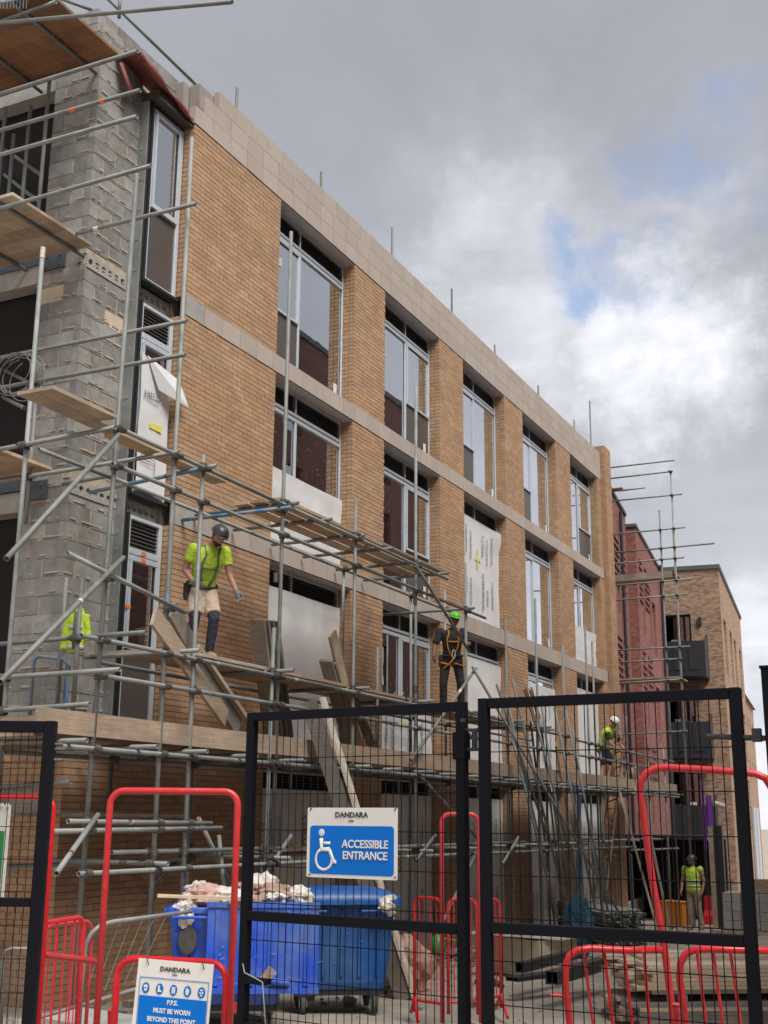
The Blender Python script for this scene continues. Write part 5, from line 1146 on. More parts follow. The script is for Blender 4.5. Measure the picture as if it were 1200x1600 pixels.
# ladder
ld = thing('ladder', 'long wooden pole ladder up to the lower deck by the white-helmeted worker', 'ladder', tuple(ground_at(932, 1425, 21)))
la, lb_ = AD(922, 1452, 29), AY(966, 1128, -1.65); la2, lb2 = AD(940, 1454, 28.7), AY(979, 1120, -1.75)
part('stile', MB().tube(la, lb_, .03, 8), 'board', ld); part('stile', MB().tube(la2, lb2, .03, 8), 'board', ld)
for i in range(1, 26): part('rung', MB().tube(la.lerp(lb_, i/26), la2.lerp(lb2, i/26), .017, 6), 'grey_board', ld)
# stacked tubes
ts = thing('tube_stack', 'stack of grey scaffold tubes lying on the ground behind the red hoop', 'tubes', tuple(ground_at(970, 1475, 19)))
s0 = ground_at(985, 1482, 0)
td = Vector((.77, .64, 0)); tn = Vector((.64, -.77, 0))
for r in range(12):
    for c in range(13-(r % 2)):
        p = s0+tn*(-.42+c*.062+(r % 2)*.031)+td*random.uniform(-.12, .12)+Vector((0, 0, .08+r*.055+(.03 if r > 5 else 0))); part('tube', MB().tube(p, p+td*2.9, .026, 8, hollow=True), 'galv', ts)
part('bearer', MB().bar(s0-tn*.6+td*.3+U*.03, s0+tn*.5+td*.3+U*.03, .1, .05), 'board', ts)
V = []; 
nq = AD(905, 1452, 22); crumple('debris_netting', 'bundle of dark blue netting heaped at the left end of the tube stack', (nq.x, nq.y, nq.z), (.2, .27, .55), 'netting', 21, .4)
# black box sections
def ori(p, q, w, h_, m, label, name, cat): 
    t = thing(name, label, cat, tuple(p)); p = Vector(p); q = Vector(q); d = (q-p).normalized(); sd_ = d.cross(U).normalized(); k = .012
    mb_ = MB()
    for (a, b, ww, hh_) in ((0, h_/2-k/2, w, k), (0, -h_/2+k/2, w, k), (w/2-k/2, 0, k, h_-2*k), (-w/2+k/2, 0, k, h_-2*k)):
        mb_.obox((p+q)/2+sd_*a+U*b, (q-p)/2, sd_*ww/2, U*hh_/2)
    part('section', mb_, m, t); return t
e1 = AD(862, 1528, 14.2); e2 = AD(960, 1500, 16.2); ori(e1, e2, .16, .15, 'steel', 'black steel box section lying lowest in the yard', 'box_section', 'beam')
e1 = AD(812, 1512, 15.2); e2 = AD(900, 1490, 17); ori(e1, e2, .12, .12, 'steel', 'black steel box section behind the lowest one, its open end showing', 'box_section', 'beam')
e1 = AD(800, 1530, 14.8); e2 = AD(930, 1512, 16); ori(e1, e2, .2, .05, 'steel', 'flat dark steel channel lying under the box sections', 'steel_channel', 'beam')
for k in range(4): p = AD(745+k*13, 1535+k*2, 14); single('steel_offcut', MB().bar(p, p+Vector((1.0, .3+.1*k, -.02)), .06, .04), 'steel', ('leftmost', 'second', 'third', 'rightmost')[k]+' dark steel strip on the ground left of the box sections', 'steel', 'steel strips on the ground')
# pale boxes / folded sheet behind
pb_ = AD(830, 1478, 18.5)
single('sheet_stack', MB().obox(pb_+Vector((0, 0, -.12)), Vector((.4, 1.0, 0))*.5, Vector((.9, -.3, 0))*.5, Vector((0, 0, .26))), 'cream_block', 'low cream crate on the ground behind the black box sections', 'crate')
single('cover_sheet', MB().poly([pb_+Vector((-.75, .7, .2)), pb_+Vector((.6, .5, .22)), pb_+Vector((.5, -1.0, .2)), pb_+Vector((-.3, -.6, .13)), pb_+Vector((-.8, -.2, .19))], (0, 0, .03)), 'bag', 'creased pale sheet lying on top of the low cream crate', 'sheet')
# ground floor shade boards and dark recess
# timber stacks, right foreground
def stack(label, c, deg, rows, L_, w, t, jitter=.06, m=('grey_board', 'board', 'pale')):
    s_ = thing('timber_stack', label, 'timber stack', tuple(c)); a = radians(deg); u = Vector((cos(a), sin(a), 0)); v = Vector((-sin(a), cos(a), 0)); z = c[2]
    for (n, th) in rows:
        for k in range(n):
            j = random.uniform(-jitter, jitter); p = Vector(c)+v*(k-(n-1)/2)*w*1.03+u*j; p.z = z+th/2
            part('board', MB().bar(p-u*L_/2, p+u*L_/2, w, th-.003), random.choice(m), s_)
        z += th
    return s_
k0 = AG(990, 1606); uu_ = Vector((cos(radians(-58)), sin(radians(-58)), 0)); kc = k0+uu_*1.3+Vector((.35, .25, 0)); kz = GZ(kc.x)-.04
stack('lower stack of weathered scaffold boards on the ground in the right foreground', (kc.x, kc.y, kz), -58, [(5, .042)]*8, 2.6, .225, .042, jitter=.09)
for k in range(2): q = kc+uu_*(-.75+1.4*k); single('bearer', MB().bar(q+Vector((-.45, -.28, kz+.375-q.z)), q+Vector((.45, .28, kz+.375-q.z)), .09, .07), 'grey_board', ('left', 'right')[k]+' timber bearer between the two stacks of boards in the right foreground', 'timber')
stack('upper stack of pale boards resting on bearers over the lower stack', (kc.x+.12, kc.y+.0, kz+.412), -56, [(5, .042)]*7, 2.5, .225, .042, jitter=.11, m=('pale', 'pale', 'pale', 'grey_board'))
for k in range(3): plank(('nearest', 'middle', 'rear')[k]+' pale plank lying askew on top of the upper stack of boards', kc+Vector((.0+.2*k, .1*k, kz+.412+.294+.02+.0*k-kc.z))-uu_*1.05, kc+Vector((.12+.22*k, .1*k, kz+.412+.294+.02-kc.z))+uu_*1.3, .225, .04, 'pale', up=(0, 0, 1))
stack('small pile of short boards by the foot of the broad leaning plank', tuple(ground_at(1050, 1500, 15)), 60, [(4, .04)]*4, 1.0, .2, .04)
# site items in the right distance
D9 = 27
ob_ = ground_at(1058, 1446, 0)+U*.32; single('orange_box', MB().obox(ob_, Vector((.18, .35, 0)), Vector((.2, -.1, 0)), Vector((0, 0, .32))).obox(ob_+Vector((0, 0, .33)), Vector((.19, .37, 0)), Vector((.21, -.11, 0)), Vector((0, 0, .015))), 'orangeb', 'orange site box on the ground behind the man in the lime vest', 'box')
def water_barrier(label, c, yaw):
    a = radians(yaw); u = Vector((cos(a), sin(a), 0)); v = Vector((-sin(a), cos(a), 0)); t = MB(); c = Vector(c)
    prof = [(-.22, 0), (-.2, .25), (-.1, .4), (-.07, .8), (.07, .8), (.1, .4), (.2, .25), (.22, 0)]
    t.poly([c-u*.6+v*a_+U*b for a_, b in prof], u*1.2); t.tube(c-u*.45+U*.8, c-u*.45+U*.86, .05, 8)
    return single('water_barrier', t, 'redpl', label, 'barrier', 'red plastic water barriers')
g = AG(1152, 1452); water_barrier('red plastic road barrier, left one, beyond the right gate', (g.x, g.y, GZ(g.x)), 70); g = AG(1134, 1446); water_barrier('red plastic road barrier behind the nearer one, half hidden', (g.x, g.y, GZ(g.x)), 75)
g = AG(1186, 1462)
st = thing('block_pallet', 'pallet of pale concrete blocks at the right edge behind the gate post', 'pallet', (g.x, g.y, GZ(g.x)))
for r in range(4):
    for c in range(3):
        p = Vector((g.x-.0+.02*r, g.y-.5+c*.46, GZ(g.x)+.12+r*.225)); part('block', MB().box(tuple(p), (p.x+.9, p.y+.44, p.z+.215)), 'concrete', st)
part('pallet_base', MB().box((g.x-.02, g.y-.55, GZ(g.x)), (g.x+.95, g.y+.9, GZ(g.x)+.1)), 'board', st)
single('wrapped_parcel', MB().box((g.x+.1, g.y-.4, GZ(g.x)+1.05), (g.x+.6, g.y+.2, GZ(g.x)+1.35)), 'bag2', 'brown parcel on top of the pallet of pale blocks', 'parcel')
p = AD(1108, 1262, 30); single('purple_chute', MB().tube(p+Vector((0, 0, -.45)), p+Vector((0, 0, .3)), .08, 12, .07).tube(p+Vector((-.1, .12, -1.0)), p+Vector((-.1, .12, .5)), .035, 8), 'purple', 'purple plastic sheet roll hanging at the corner of the tan block', 'sheet')
p = AD(1115, 1255, 30); single('white_roll', MB().tube(p, p+Vector((.1, -.25, -.08)), .07, 8), 'bag', 'small white roll beside the hanging purple sheet', 'roll')
# black column and loading frame by the passage
for k, (x, lb, m) in enumerate(((1122, 'black steel column by the passage behind the man in the lime vest', 'steel'), (1110, 'pale timber upright next to the black column', 'board'))):
    a = AD(x, 1290, 34); single('column', MB().bar((a.x, a.y, GZ(a.x)), a, .22 if k == 0 else .12, .2, Vector((1, 0, 0))), m, lb, 'column')
a = AD(1040, 1312, 37)
sf = thing('site_canopy', 'dark covered site entrance with a thin roof at the base of the red building', 'canopy', (a.x, a.y, GZ(37)))
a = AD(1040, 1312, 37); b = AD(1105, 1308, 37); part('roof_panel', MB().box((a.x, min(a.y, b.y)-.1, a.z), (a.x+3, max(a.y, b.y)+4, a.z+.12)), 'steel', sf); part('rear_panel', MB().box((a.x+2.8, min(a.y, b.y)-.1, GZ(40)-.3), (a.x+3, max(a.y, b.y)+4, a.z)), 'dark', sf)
for y in (min(a.y, b.y), max(a.y, b.y)): part('support', MB().tube((a.x+.1, y, GZ(37)), (a.x+.1, y, a.z), .05, 8), 'steel', sf)
# green lead and pot near the far barrier
p = AG(708, 1480); single('traffic_pot', MB().tube((p.x, p.y, GZ(p.x)), (p.x, p.y, GZ(p.x)+.35), .16, 14, .19).tube((p.x, p.y, GZ(p.x)+.35), (p.x, p.y, GZ(p.x)+.37), .2, 14), 'bag', 'off-white plastic tub on the ground beside the far red barrier', 'tub')
p = AD(712, 1470, 14.5); q = AD(683, 1465, 14.5); single('garden_fork', MB().tube(q, p, .014, 8).ball(AD(684, 1477, 14.5), (.1, .1, .13), 10, 6), 'green', 'green plastic funnel and handle lying by the far red barrier', 'tool')
p = ground_at(725, 1500, 15.5); r_ = MB()
for i in range(260):
    c = p+Vector((random.gauss(0, .6), random.gauss(0, .5), 0)); s_ = random.uniform(.02, .07); a = random.uniform(0, 3); c.z = GZ(c.x)+.02+max(0, .22-.2*(c-p).length)*random.random()
    r_.obox(c, Vector((cos(a), sin(a), random.uniform(-.4, .4)))*s_*1.6, Vector((-sin(a), cos(a), 0))*s_*.6, Vector((0, random.uniform(-.3, .3), 1))*s_*.5)
setp(part('rubble_heap', r_, 'rubble', None), 'heap of broken rubble and offcuts behind the far red barrier', kind='stuff')
# coiled wire on the end scaffold
cw = MB(); c = AX(28, 585, 10.2)
for k in range(9):
    pts = [(c.x+.02*k*sin(k), c.y+(.30+.03*sin(k*2.1))*cos(a+k), c.z+(.24+.03*cos(k*1.7))*sin(a+k)+.03*sin(k*3)) for a in [2*pi*i/24 for i in range(23)]]
    cw.path(pts, .005, 5)
single('wire_coil', cw, 'galv', 'loose coil of thin grey wire hanging on the end scaffold by the block pier', 'coil')
# blue framed mesh panel against the pier
pa, pb2, pc_ = AX(47, 1110, 10.6), AX(100, 1106, 10.6), AX(58, 1012, 10.6)
mp = thing('mesh_fence', 'blue framed mesh panel standing against the block pier', 'panel', (10.6, pb2.y, 2.42)); y0, y1, z1 = pb2.y, pa.y, 3.36
fp = MB().path([(10.6, y0, 2.43), (10.6, y0, z1-.06), (10.6, y0+.06, z1), (10.6, y1-.06, z1+.05), (10.6, y1, z1), (10.6, y1, 2.43)], .02, 8)
for k in (1, 2): fp.tube((10.6-.04*k, y0-.05*k, 2.43), (10.6-.04*k, y0-.05*k, z1-.1), .018, 8)
part('panel_frame', fp, 'bluepaint', mp)
for k in range(14): part('vertical_wire', MB().tube((10.6, y0+(y1-y0)*(k+.5)/14, 2.44), (10.6, y0+(y1-y0)*(k+.5)/14, z1), .003, 5), 'galv', mp)
for k in range(16): part('horizontal_wire', MB().tube((10.6, y0, 2.48+k*.055), (10.6, y1, 2.48+k*.055), .003, 5), 'galv', mp)
# hooks and tools hung on standards
for (x, y) in ((549, 1003), (642, 1126)):
    p = AY(x, y, -1.56); single('scaffold_hook', MB().path([p+Vector((0, 0, .08)), p+Vector((.02, -.01, 0)), p+Vector((-.03, -.03, -.06)), p+Vector((-.12, -.03, -.05))], .010, 6), 'coupler', 'small swivel fitting hanging on the %s standard' % ('fourth' if x < 600 else 'fifth'), 'fitting')
# round-topped barrier with wires behind the tall red hoop
q = [AD(131, 1500, 9.6), AD(134, 1476, 9.6), AD(143, 1458, 9.6), AD(158, 1445, 9.7), AD(178, 1440, 9.8), AD(300, 1424, 11)]
fb = thing('fence_panel', 'grey round-cornered wire fence panel leaning behind the tall red hoop', 'fence', tuple(AD(131, 1600, 9.5))); part('panel_frame', MB().path([AD(120, 1640, 9.5)]+q, .018, 8), 'galv', fb); part('lower_tube', MB().tube(AD(60, 1590, 9.4), AD(300, 1520, 10.6), .016, 8), 'galv', fb)
wr = [part('wire', MB().tube(AD(150+k*18, 1447-k*2, 9.7+k*.12), AD(118+k*15, 1560-k*4, 9.5+k*.1), .0025, 5), 'galv', fb) for k in range(7)]
# low concrete kerb on the left
p = AD(190, 1590, 9.5); single('concrete_kerb', MB().obox((p.x+.5, p.y, GZ(p.x)+.12), Vector((.25, 1.3, 0)), Vector((.3, -.05, 0)), Vector((0, 0, .14))), 'concrete', 'low dusty concrete block on the ground behind the red hoops on the left', 'block')
# steel fence panel reading pale at the far left
fx = thing('fence_panel', 'small round-cornered wire panel low behind the left gate', 'fence', tuple(AD(20, 1600, 8.8))); part('panel_frame', MB().path([AD(2, 1600, 8.8), AD(4, 1500, 8.8), AD(8, 1486, 8.8), AD(18, 1482, 8.8), AD(45, 1482, 8.8)], .012, 8), 'galv', fx)
for k in range(5): part('wire', MB().tube(AD(6+k*9, 1484, 8.8), AD(4+k*8, 1600, 8.8), .003, 5), 'galv', fx)
# ------------------------------------------------------------------ people
def person(label, loc, fdir, J, wear, helmet=None, skin='skin', scale=1.0):
    a = atan2(fdir[1], fdir[0])-pi/2
    mw = Matrix.Translation(loc) @ Matrix.Rotation(a, 4, 'Z') @ Matrix.Scale(scale, 4)
    t = thing('person', label, 'person', tuple(loc)); J = {k: Vector(v) for k, v in J.items()}
    def P(n, mb_, m, vox=None, par=None, lab=None):
        o = part(n, tparts(mb_, mw), m, t, label=lab)
        if vox:
            r = o.modifiers.new('r', 'REMESH'); r.mode = 'VOXEL'; r.voxel_size = vox; r.use_smooth_shade = True
            s_ = o.modifiers.new('s', 'SMOOTH'); s_.factor = .5; s_.iterations = 3
        return o
    right = (J['shR']-J['shL']).normalized(); hr = (J['hipR']-J['hipL']).normalized()
    pel, ch, nk, hd = J['pelvis'], J['chest'], J['neck'], J['head']
    def torso(mb_, g, lo=-.08, arm=True):
        up_ = (ch-pel).normalized()
        mb_.loft([pel+up_*lo, pel, pel.lerp(ch, .35), pel.lerp(ch, .75), ch, ch.lerp(nk, .45), ch.lerp(nk, .8), nk], [.15+g, .165+g, .145+g, .165+g, .18+g, .17+g, .11+g*.6, .058+g*.3], [.10+g, .115+g, .105+g, .12+g, .12+g, .10+g, .075+g*.5, .058+g*.3], [hr, hr, hr.lerp(right, .4), right, right, right, right, right], 16)
        for s_ in 'LR': mb_.ball(J['sh'+s_], .062+g*.8, 10, 7)
    def limb(mb_, pts, rs):
        for i in range(len(pts)-1):
            mb_.tube(pts[i], pts[i+1], rs[i], 12, rs[i+1]); mb_.ball(pts[i+1], rs[i+1]*.99, 10, 7)
        mb_.ball(pts[0], rs[0]*.99, 10, 7)
    b = MB(); torso(b, 0)
    b.tube(nk-(hd-nk)*.3, hd, .055, 12, .05)
    # head frame
    hu = (hd-nk).normalized(); face = J['look'].normalized(); face = (face-hu*face.dot(hu)*.6).normalized(); hr_ = face.cross(hu).normalized(); hu = hr_.cross(face).normalized()
    rot = Matrix((hr_, face, hu)).transposed()
    b.ball(hd+hu*.03, (.076, .095, .105), 14, 10, rot=rot); b.ball(hd+face*.035-hu*.055, (.052, .055, .05), 10, 7, rot=rot)
    b.ball(hd+face*.098-hu*.005, (.013, .018, .022), 8, 6, rot=rot); b.ball(hd+face*.088+hu*.028, (.045, .012, .01), 8, 5, rot=rot); b.ball(hd+face*.088-hu*.045, (.025, .01, .008), 8, 5, rot=rot)
    for s_ in (-1, 1): b.ball(hd+hr_*s_*.078-hu*.005, (.010, .02, .03), 8, 6, rot=rot)
    for s_ in 'LR':
        limb(b, [J['sh'+s_], J['el'+s_], J['wr'+s_]], [.052, .041, .029])
        limb(b, [J['hip'+s_], J['kn'+s_], J['an'+s_]], [.082, .056, .040]); b.tube(J['an'+s_], J['toe'+s_], .042, 10, .032)
        # hand: palm, four fingers and a thumb
        w_ = J['wr'+s_]; d = (J['hand'+s_]-w_).normalized(); pn = J.get('palm'+s_, face); pn = (pn-d*pn.dot(d)).normalized(); sd_ = d.cross(pn).normalized()
        pc = w_+d*.05; pm = Matrix((sd_, pn, d)).transposed(); b.ball(pc, (.042, .018, .055), 10, 7, rot=pm)
        for k, (o_, L_) in enumerate(((-.030, .062), (-.010, .075), (.010, .070), (.029, .055))):
            p0 = pc+sd_*o_+d*.040; p1 = p0+d*L_*.5+pn*.008; p2 = p1+d*L_*.32+pn*.018; p3 = p2+d*L_*.12+pn*.018
            limb(b, [p0, p1, p2, p3], [.0095, .009, .0085, .0075])
        ts_ = -1 if s_ == 'L' else 1; p0 = pc-sd_*.03*ts_-d*.015; limb(b, [p0, p0-sd_*.028*ts_+d*.028+pn*.01, p0-sd_*.035*ts_+d*.055+pn*.02], [.012, .0105, .009])
    P('body', b, skin, .0085)
    ey = MB()
    for s_ in (-1, 1): ey.ball(hd+face*.089+hr_*s_*.030+hu*.012, (.012, .006, .006), 8, 5, rot=rot)
    P('eyes', ey, 'dark')
    P('hair', MB().ball(hd+hu*.035-face*.012, (.081, .092, .10), 14, 8, rot=rot, cut=pi*.62), 'hair')
    if wear.get('beard'): P('beard', MB().ball(hd+face*.045-hu*.07, (.058, .056, .045), 10, 7, rot=rot), 'hair')
    # clothes
    sh = MB(); torso(sh, .014, lo=wear.get('hem', -.06))
    for s_ in 'LR':
        q = J['sh'+s_].lerp(J['el'+s_], wear.get('sleeve', .65)); 
        if wear.get('sleeve', .65) > .1: sh.tube(J['sh'+s_], q, .074, 12, .066); sh.ball(J['sh'+s_], .074, 10, 7)
    P('shirt', sh, wear['shirt'], .012)
    tr_ = MB(); tr_.loft([pel+Vector((0, 0, -.10)), pel+Vector((0, 0, -.03)), pel+Vector((0, 0, .07))], [.155, .178, .160], [.12, .135, .125], hr, 14)
    for s_ in 'LR':
        if wear['legs'] == 'short': e_ = J['hip'+s_].lerp(J['kn'+s_], .85); tr_.tube(J['hip'+s_], e_, .104, 12, .098)
        else: tr_.tube(J['hip'+s_], J['kn'+s_], .100, 12, .074); tr_.ball(J['kn'+s_], .074, 10, 7); tr_.tube(J['kn'+s_], J['an'+s_], .074, 12, .066)
        tr_.ball(J['hip'+s_], .10, 10, 7)
    P('trousers', tr_, wear['trousers'], .012)
    if wear['legs'] == 'short':
        sk = MB()
        for s_ in 'LR': limb(sk, [J['kn'+s_].lerp(J['hip'+s_], .25), J['kn'+s_], J['kn'+s_].lerp(J['an'+s_], .4), J['an'+s_]], [.078, .068, .066, .052]) if wear.get('long_socks') else limb(sk, [J['kn'+s_].lerp(J['an'+s_], .55), J['an'+s_]], [.058, .052])
        P('socks', sk, 'navycloth' if wear.get('long_socks') else 'greyknit', .012)
    bo = MB()
    for s_ in 'LR':
        an, to = J['an'+s_], J['toe'+s_]; bo.tube(an+Vector((0, 0, .05)), an+Vector((0, 0, -.02)), .056, 10, .058); limb(bo, [an+Vector((0, 0, -.035)), an.lerp(to, .6)+Vector((0, 0, -.02)), to+Vector((0, 0, -.015))], [.05, .05, .044])
    P('boots', bo, wear.get('boots', 'khaki'), .011)
    if wear.get('gloves'):
        gl = MB()
        for s_ in 'LR':
            w_ = J['wr'+s_]; d = (J['hand'+s_]-w_).normalized(); pn = J.get('palm'+s_, face); pn = (pn-d*pn.dot(d)).normalized(); sd_ = d.cross(pn).normalized(); pc = w_+d*.05; pm = Matrix((sd_, pn, d)).transposed()
            gl.ball(pc, (.048, .025, .06), 10, 7, rot=pm); gl.tube(w_-d*.03, w_+d*.03, .038, 10, .036)
            for k, (o_, L_) in enumerate(((-.030, .062), (-.010, .075), (.010, .070), (.029, .055))):
                p0 = pc+sd_*o_+d*.040; p1 = p0+d*L_*.5+pn*.008; p2 = p1+d*L_*.32+pn*.018; p3 = p2+d*L_*.16+pn*.018; limb(gl, [p0, p1, p2, p3], [.0125, .012, .0115, .0105])
            ts_ = -1 if s_ == 'L' else 1; p0 = pc-sd_*.03*ts_-d*.015; limb(gl, [p0, p0-sd_*.028*ts_+d*.028+pn*.01, p0-sd_*.035*ts_+d*.06+pn*.02], [.015, .0135, .012])
        P('gloves', gl, 'greyknit', .007)
    fwd = right.cross((nk-pel).normalized()); fwd = -fwd if fwd.dot(Vector((0, 1, 0))) < 0 else fwd
    def surf(u, v, back=False, g=.034):        # a point just outside the torso: u across, v up from pelvis to neck
        c = pel.lerp(ch, v/.7) if v < .7 else ch.lerp(nk, (v-.7)/.3); rx = .17 if v < .85 else .12; ry = .115 if v < .85 else .09
        s_ = max(0, 1-(u/1.0)**2)**.5; return c+right*u*rx+fwd*(-1 if back else 1)*(ry*s_+g)
    if wear.get('harness'):
        for bk in (False, True):
            for s_ in (-1, 1): P('harness_strap', MB().path([surf(.15*s_, .05, bk), surf(.5*s_, .35, bk), surf(.62*s_, .62, bk), surf(.62*s_, .86, bk), nk+right*s_*.10+Vector((0, 0, -.01))], .013, 6), wear['harness'])
        P('harness_strap', MB().path([surf(-.6, .58), surf(0, .56), surf(.6, .58)], .013, 6), wear['harness'])
        P('tool_belt', MB().path([pel+right*.19*cos(k)+fwd*.145*sin(k)+Vector((0, 0, .03)) for k in [2*pi*i/20 for i in range(21)]], .02, 6), 'charcoal')
        P('tool_pouch', MB().obox(pel-right*.2+fwd*.05+Vector((0, 0, -.06)), right*.03, fwd*.06, Vector((0, 0, .09))), 'charcoal')
    if wear.get('leg_loops'):
        for s_ in 'LR': c = J['hip'+s_].lerp(J['kn'+s_], .22); P('harness_strap', MB().path([c+Vector((cos(k)*.112, sin(k)*.112, .02*sin(k*2))) for k in [2*pi*i/16 for i in range(17)]], .017, 6), 'orstrap')
    if wear.get('lanyard'):
        a_ = surf(.1, .12, g=.06); P('karabiner', MB().path([a_+right*.028*cos(k)+Vector((0, 0, .075*sin(k))) for k in [2*pi*i/16 for i in range(17)]], .009, 6), 'white'); P('lanyard', MB().path([a_-Vector((0, 0, .07)), surf(-.1, -.15, g=.09), surf(-.7, -.35, g=.08), pel-right*.25+Vector((0, 0, -.25))], .014, 6), 'orstrap')
    if wear.get('vest'):
        v_ = MB(); torso(v_, .026, lo=-.06); P('vest', v_, wear['vest'], .014)
        for z_ in (.16, .42): P('reflective_band', MB().loft([pel.lerp(ch, z_/.7)+Vector((0, 0, -.02)), pel.lerp(ch, z_/.7)+Vector((0, 0, .03))], [.188, .190], [.148, .150], right, 18), 'reflect')
    if helmet:
        hb_ = MB().ball(hd+hu*.055, (.108, .128, .105), 18, 9, rot=rot, cut=pi*.5); 
        hb_.loft([hd+hu*.052, hd+hu*.060], [.114, .113], [.134, .133], hr_, 18); hb_.ball(hd+hu*.052+face*.105, (.07, .055, .008), 12, 5, rot=rot); hb_.ball(hd+hu*.11, (.012, .12, .052), 8, 6, rot=rot)
        P('helmet', hb_, helmet); P('chin_strap', MB().path([hd+hr_*.09+hu*.05, hd+hr_*.075-hu*.05+face*.02, hd+face*.05-hu*.115, hd-hr_*.075-hu*.05+face*.02, hd-hr_*.09+hu*.05], .006, 5), 'strap')
    return t
def toC(p, extra=0):
    d = Vector((CAM.x-p[0], CAM.y-p[1])).normalized(); r = Vector((sin(YAW), -cos(YAW))); v = d+r*extra; return (v.x, v.y)
# local axes of a figure: x to its own left-hand side as seen from the front is +x on the picture's left; y forward, z up
# 1 man in the lime shirt on the middle deck
p = AY(312, 1036, -.92); p.z = 3.475
person('man in a lime T-shirt, beige shorts and dark helmet on the middle deck', p, toC(p, .35),
  dict(pelvis=(0, -.05, .92), chest=(-.02, .09, 1.23), neck=(-.04, .19, 1.40), head=(-.07, .29, 1.50), look=(-.25, 1, -.75), shL=(.185, .13, 1.355), elL=(.255, .03, 1.10), wrL=(.17, .12, .95), handL=(.12, .2, .90), palmL=(-1, 0, .2), shR=(-.215, .15, 1.35), elR=(-.28, .15, 1.07), wrR=(-.35, .25, .84), handR=(-.37, .3, .75), palmR=(.6, .4, 0),
       hipL=(.09, -.04, .88), knL=(.12, .10, .50), anL=(.14, -.06, .09), toeL=(.17, .09, .05), hipR=(-.09, -.04, .88), knR=(-.10, .17, .50), anR=(-.09, .06, .09), toeR=(-.10, .22, .05)),
  dict(shirt='lime', trousers='beige', legs='short', long_socks=True, gloves=True, harness='strap', beard=True, sleeve=.6), 'helm_d', scale=1.0)
# 2 man with the green helmet holding a tube
p = AY(706, 1094, -1.05); p.z = 3.475
person('man in dark clothes and a bright green helmet on the middle deck', p, toC(p, .15),
  dict(pelvis=(0, 0, .94), chest=(-.01, .03, 1.28), neck=(-.02, .05, 1.47), head=(-.04, .08, 1.60), look=(-.3, 1, -.3), shL=(.20, .0, 1.41), elL=(.30, .03, 1.16), wrL=(.34, .15, .93), handL=(.35, .22, .88), palmL=(-1, 0, 0), shR=(-.20, .02, 1.41), elR=(-.29, .12, 1.18), wrR=(-.24, .34, 1.14), handR=(-.20, .42, 1.16), palmR=(1, .2, 0),
       hipL=(.10, 0, .90), knL=(.16, .08, .50), anL=(.15, .0, .09), toeL=(.20, .15, .05), hipR=(-.10, 0, .90), knR=(-.15, .06, .49), anR=(-.17, -.05, .09), toeR=(-.22, .1, .05)),
  dict(shirt='charcoal', trousers='charcoal', legs='long', harness='orstrap', leg_loops=True, lanyard=True, sleeve=.9), 'helm_g', 'skin2', scale=1.0)
# 3 man with the white helmet at the head of the ladder
p = AY(948, 1226, -1.25); p.z = 2.41
person('man in a white helmet and navy shorts bending at the ladder top', p, toC(p, 1.4),
  dict(pelvis=(0, -.08, .90), chest=(0, .06, 1.21), neck=(0, .17, 1.38), head=(0, .25, 1.49), look=(0, .8, -.6), shL=(.19, .17, 1.27), elL=(.22, .27, 1.0), wrL=(.14, .42, .84), handL=(.1, .5, .8), palmL=(-1, 0, 0), shR=(-.19, .17, 1.27), elR=(-.22, .28, 1.0), wrR=(-.12, .44, .86), handR=(-.08, .52, .82), palmR=(1, 0, 0),
       hipL=(.09, -.06, .86), knL=(.1, .08, .47), anL=(.1, -.02, .09), toeL=(.11, .13, .05), hipR=(-.09, -.06, .86), knR=(-.1, .14, .49), anR=(-.1, .08, .09), toeR=(-.11, .22, .05)),
  dict(shirt='charcoal', trousers='navycloth', legs='short', vest='lime', sleeve=.7), 'helm_w', scale=1.0)
# 4 man on the ground
pg_ = AG(1087, 1453); DD = (pg_-CAM).dot(Fw); zt_want = AD(1087, 1336, DD).z
person('man in a lime vest and khaki trousers standing by the orange box', pg_, toC(pg_, -.5),
  dict(pelvis=(0, 0, .95), chest=(0, .0, 1.29), neck=(0, .0, 1.49), head=(0, .02, 1.62), look=(.9, 1, 0), shL=(.20, 0, 1.43), elL=(.28, .0, 1.16), wrL=(.27, .10, .93), handL=(.27, .16, .86), palmL=(-1, 0, 0), shR=(-.20, 0, 1.43), elR=(-.27, -.03, 1.15), wrR=(-.25, .05, .92), handR=(-.24, .1, .84), palmR=(1, 0, 0),
       hipL=(.09, 0, .90), knL=(.10, .03, .49), anL=(.11, -.02, .09), toeL=(.13, .13, .05), hipR=(-.09, 0, .90), knR=(-.12, .03, .49), anR=(-.16, -.02, .09), toeR=(-.20, .12, .05)),
  dict(shirt='khaki', trousers='khaki', legs='long', vest='lime', sleeve=.5, beard=True), 'helm_d', scale=max(.85, min(1.15, (zt_want-pg_.z)/1.78)))
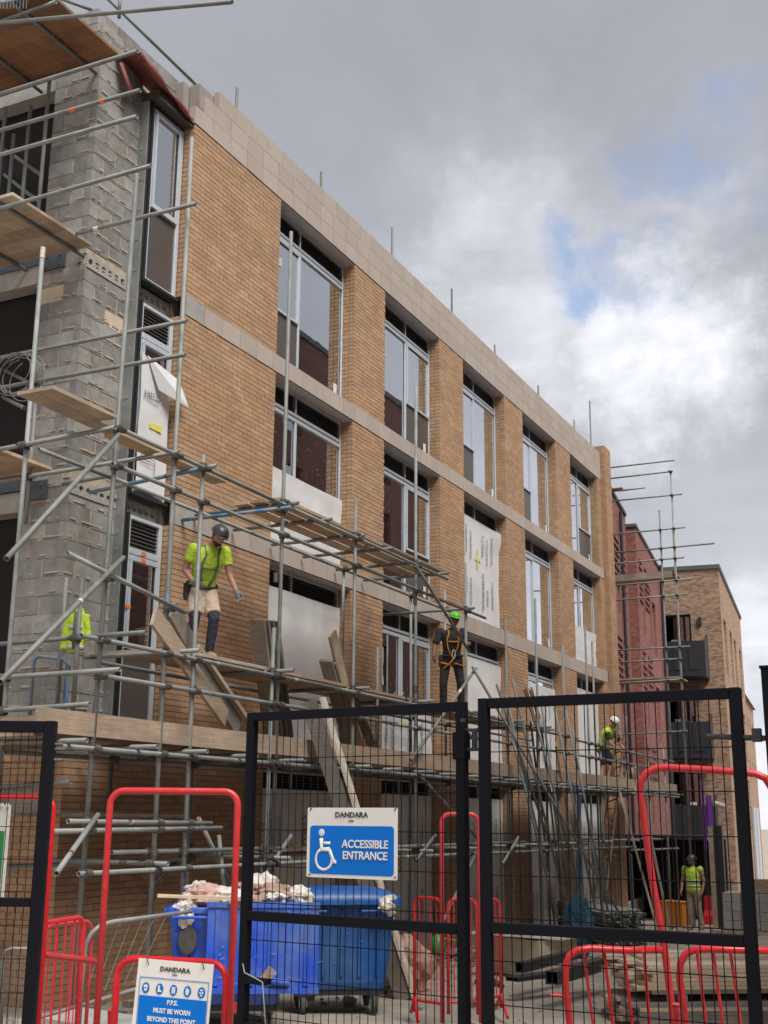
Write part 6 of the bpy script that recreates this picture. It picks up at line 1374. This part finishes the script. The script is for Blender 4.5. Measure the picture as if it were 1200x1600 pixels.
# hi-vis jacket hung on the tubes beside the pier
jc = AY(119, 984, -.45); jk = thing('hi_vis_jacket', 'yellow hi-vis jacket with grey bands hanging on the scaffold by the block pier', 'jacket', (jc.x, jc.y, jc.z-.35))
rr_ = Vector((sin(YAW), -cos(YAW), 0)); ff2 = Vector((-cos(YAW), -sin(YAW), 0))
mb = MB().loft([jc-U*.26, jc-U*.1, jc+U*.12, jc+U*.22, jc+U*.27], [.085, .10, .10, .08, .035], [.05, .06, .06, .05, .03], rr_, 14).tube(jc+U*.17-rr_*.09, jc-rr_*.13-U*.22, .045, 10, .04).tube(jc+U*.17+rr_*.09, jc+rr_*.14-U*.12, .045, 10, .04)
o = part('jacket_shell', mb, 'lime', jk); r = o.modifiers.new('r', 'REMESH'); r.mode = 'VOXEL'; r.voxel_size = .012; r.use_smooth_shade = True
part('jacket_dark_strip', MB().loft([jc-U*.22+ff2*.01, jc+U*.02+ff2*.01, jc+U*.2+ff2*.01], [.03, .035, .03], [.066, .069, .06], rr_, 10), 'strap', jk)  # dark grey upright strip for the jacket's dark folds
for z_ in (-.2, .02): part('reflective_band', MB().loft([jc+U*(z_-.025), jc+U*(z_+.025)], [.101, .103], [.064, .065], rr_, 16), 'reflect', jk)

# paint bands and mortar splashes on the tubes
for (px, py, X, m) in ((160, 159, XT, 'orange'), (113, 175, XT, 'orange'), (150, 365, 10.55, 'white')):
    p = AX(px, py, X); q = min(((a, b) for a, b in E1.h), key=lambda ab: (p-ab[0].lerp(ab[1], max(0, min(1, (p-ab[0]).dot(ab[1]-ab[0])/(ab[1]-ab[0]).length_squared)))).length); d = (q[1]-q[0]).normalized(); c = q[0]+d*(p-q[0]).dot(d)
    part('paint_band', MB().tube(c-d*.035, c+d*.035, R_+.0015, 10), m, es)
part('end_cap', MB().tube((XO, -.37, 7.74), (XO, -.37, 7.87), R_+.004, 10), 'bag', es)
rs = random.Random(5)
for k in range(46):
    a, b = rs.choice(F1.h+F1.v); d = (b-a); l = d.length; d = d/l; t_ = rs.uniform(.05, .95)*l; c = a+d*t_; w_ = rs.choice((.02, .03, .05, .12))
    part('paint_band', MB().tube(c-d*w_, c+d*w_, R_+.0013, 10), rs.choice(('bmortar', 'bmortar', 'coupler', 'coupler', 'bluepaint', 'bag')), fs_)
# scuffs and stickers on the bins
rs = random.Random(9)
bins_ = [o for o in bpy.data.objects if o.type == 'EMPTY' and o.name.startswith('wheeled_bin')]
for mw_, yy, n_, b_ in ((m2, -.505, 9, bins_[0]), (m1, -.6225, 13, bins_[1])):
    sc = MB()
    for k in range(n_):
        x = rs.uniform(-.1, .8) if yy < -.6 else rs.uniform(-.5, .5); z = rs.uniform(.5, 1.1); a = rs.uniform(-.6, .6); l = rs.uniform(.015, .06); yk = yy if yy < -.6 else -.398-.085*(z-.34)/.78-.018
        sc.poly([(x, yk, z), (x+l*cos(a), yk, z+l*sin(a)+.01), (x+l*cos(a)+.006, yk, z+l*sin(a)), (x+.006, yk, z-.008)], (0, -.001, 0))
    part('scuff', tparts(sc, mw_), 'binscuff', b_, kind='stuff')
# rainwater pipes and a parapet rail on the red building
for a, off in ((-1.8, .22), (6.9, -.09)): part('downpipe', MB().tube(R1.p(a, off, -1.5), R1.p(a, off, zr+.1), .06, 8), 'navy', red)
for z in zf: 
    for k in range(6): part('balcony_slat', T.box(MB(), (-1.52, .75+k*.55, z+.02), (-1.502, 1.15+k*.55, z+1.04)), 'steel', tb)
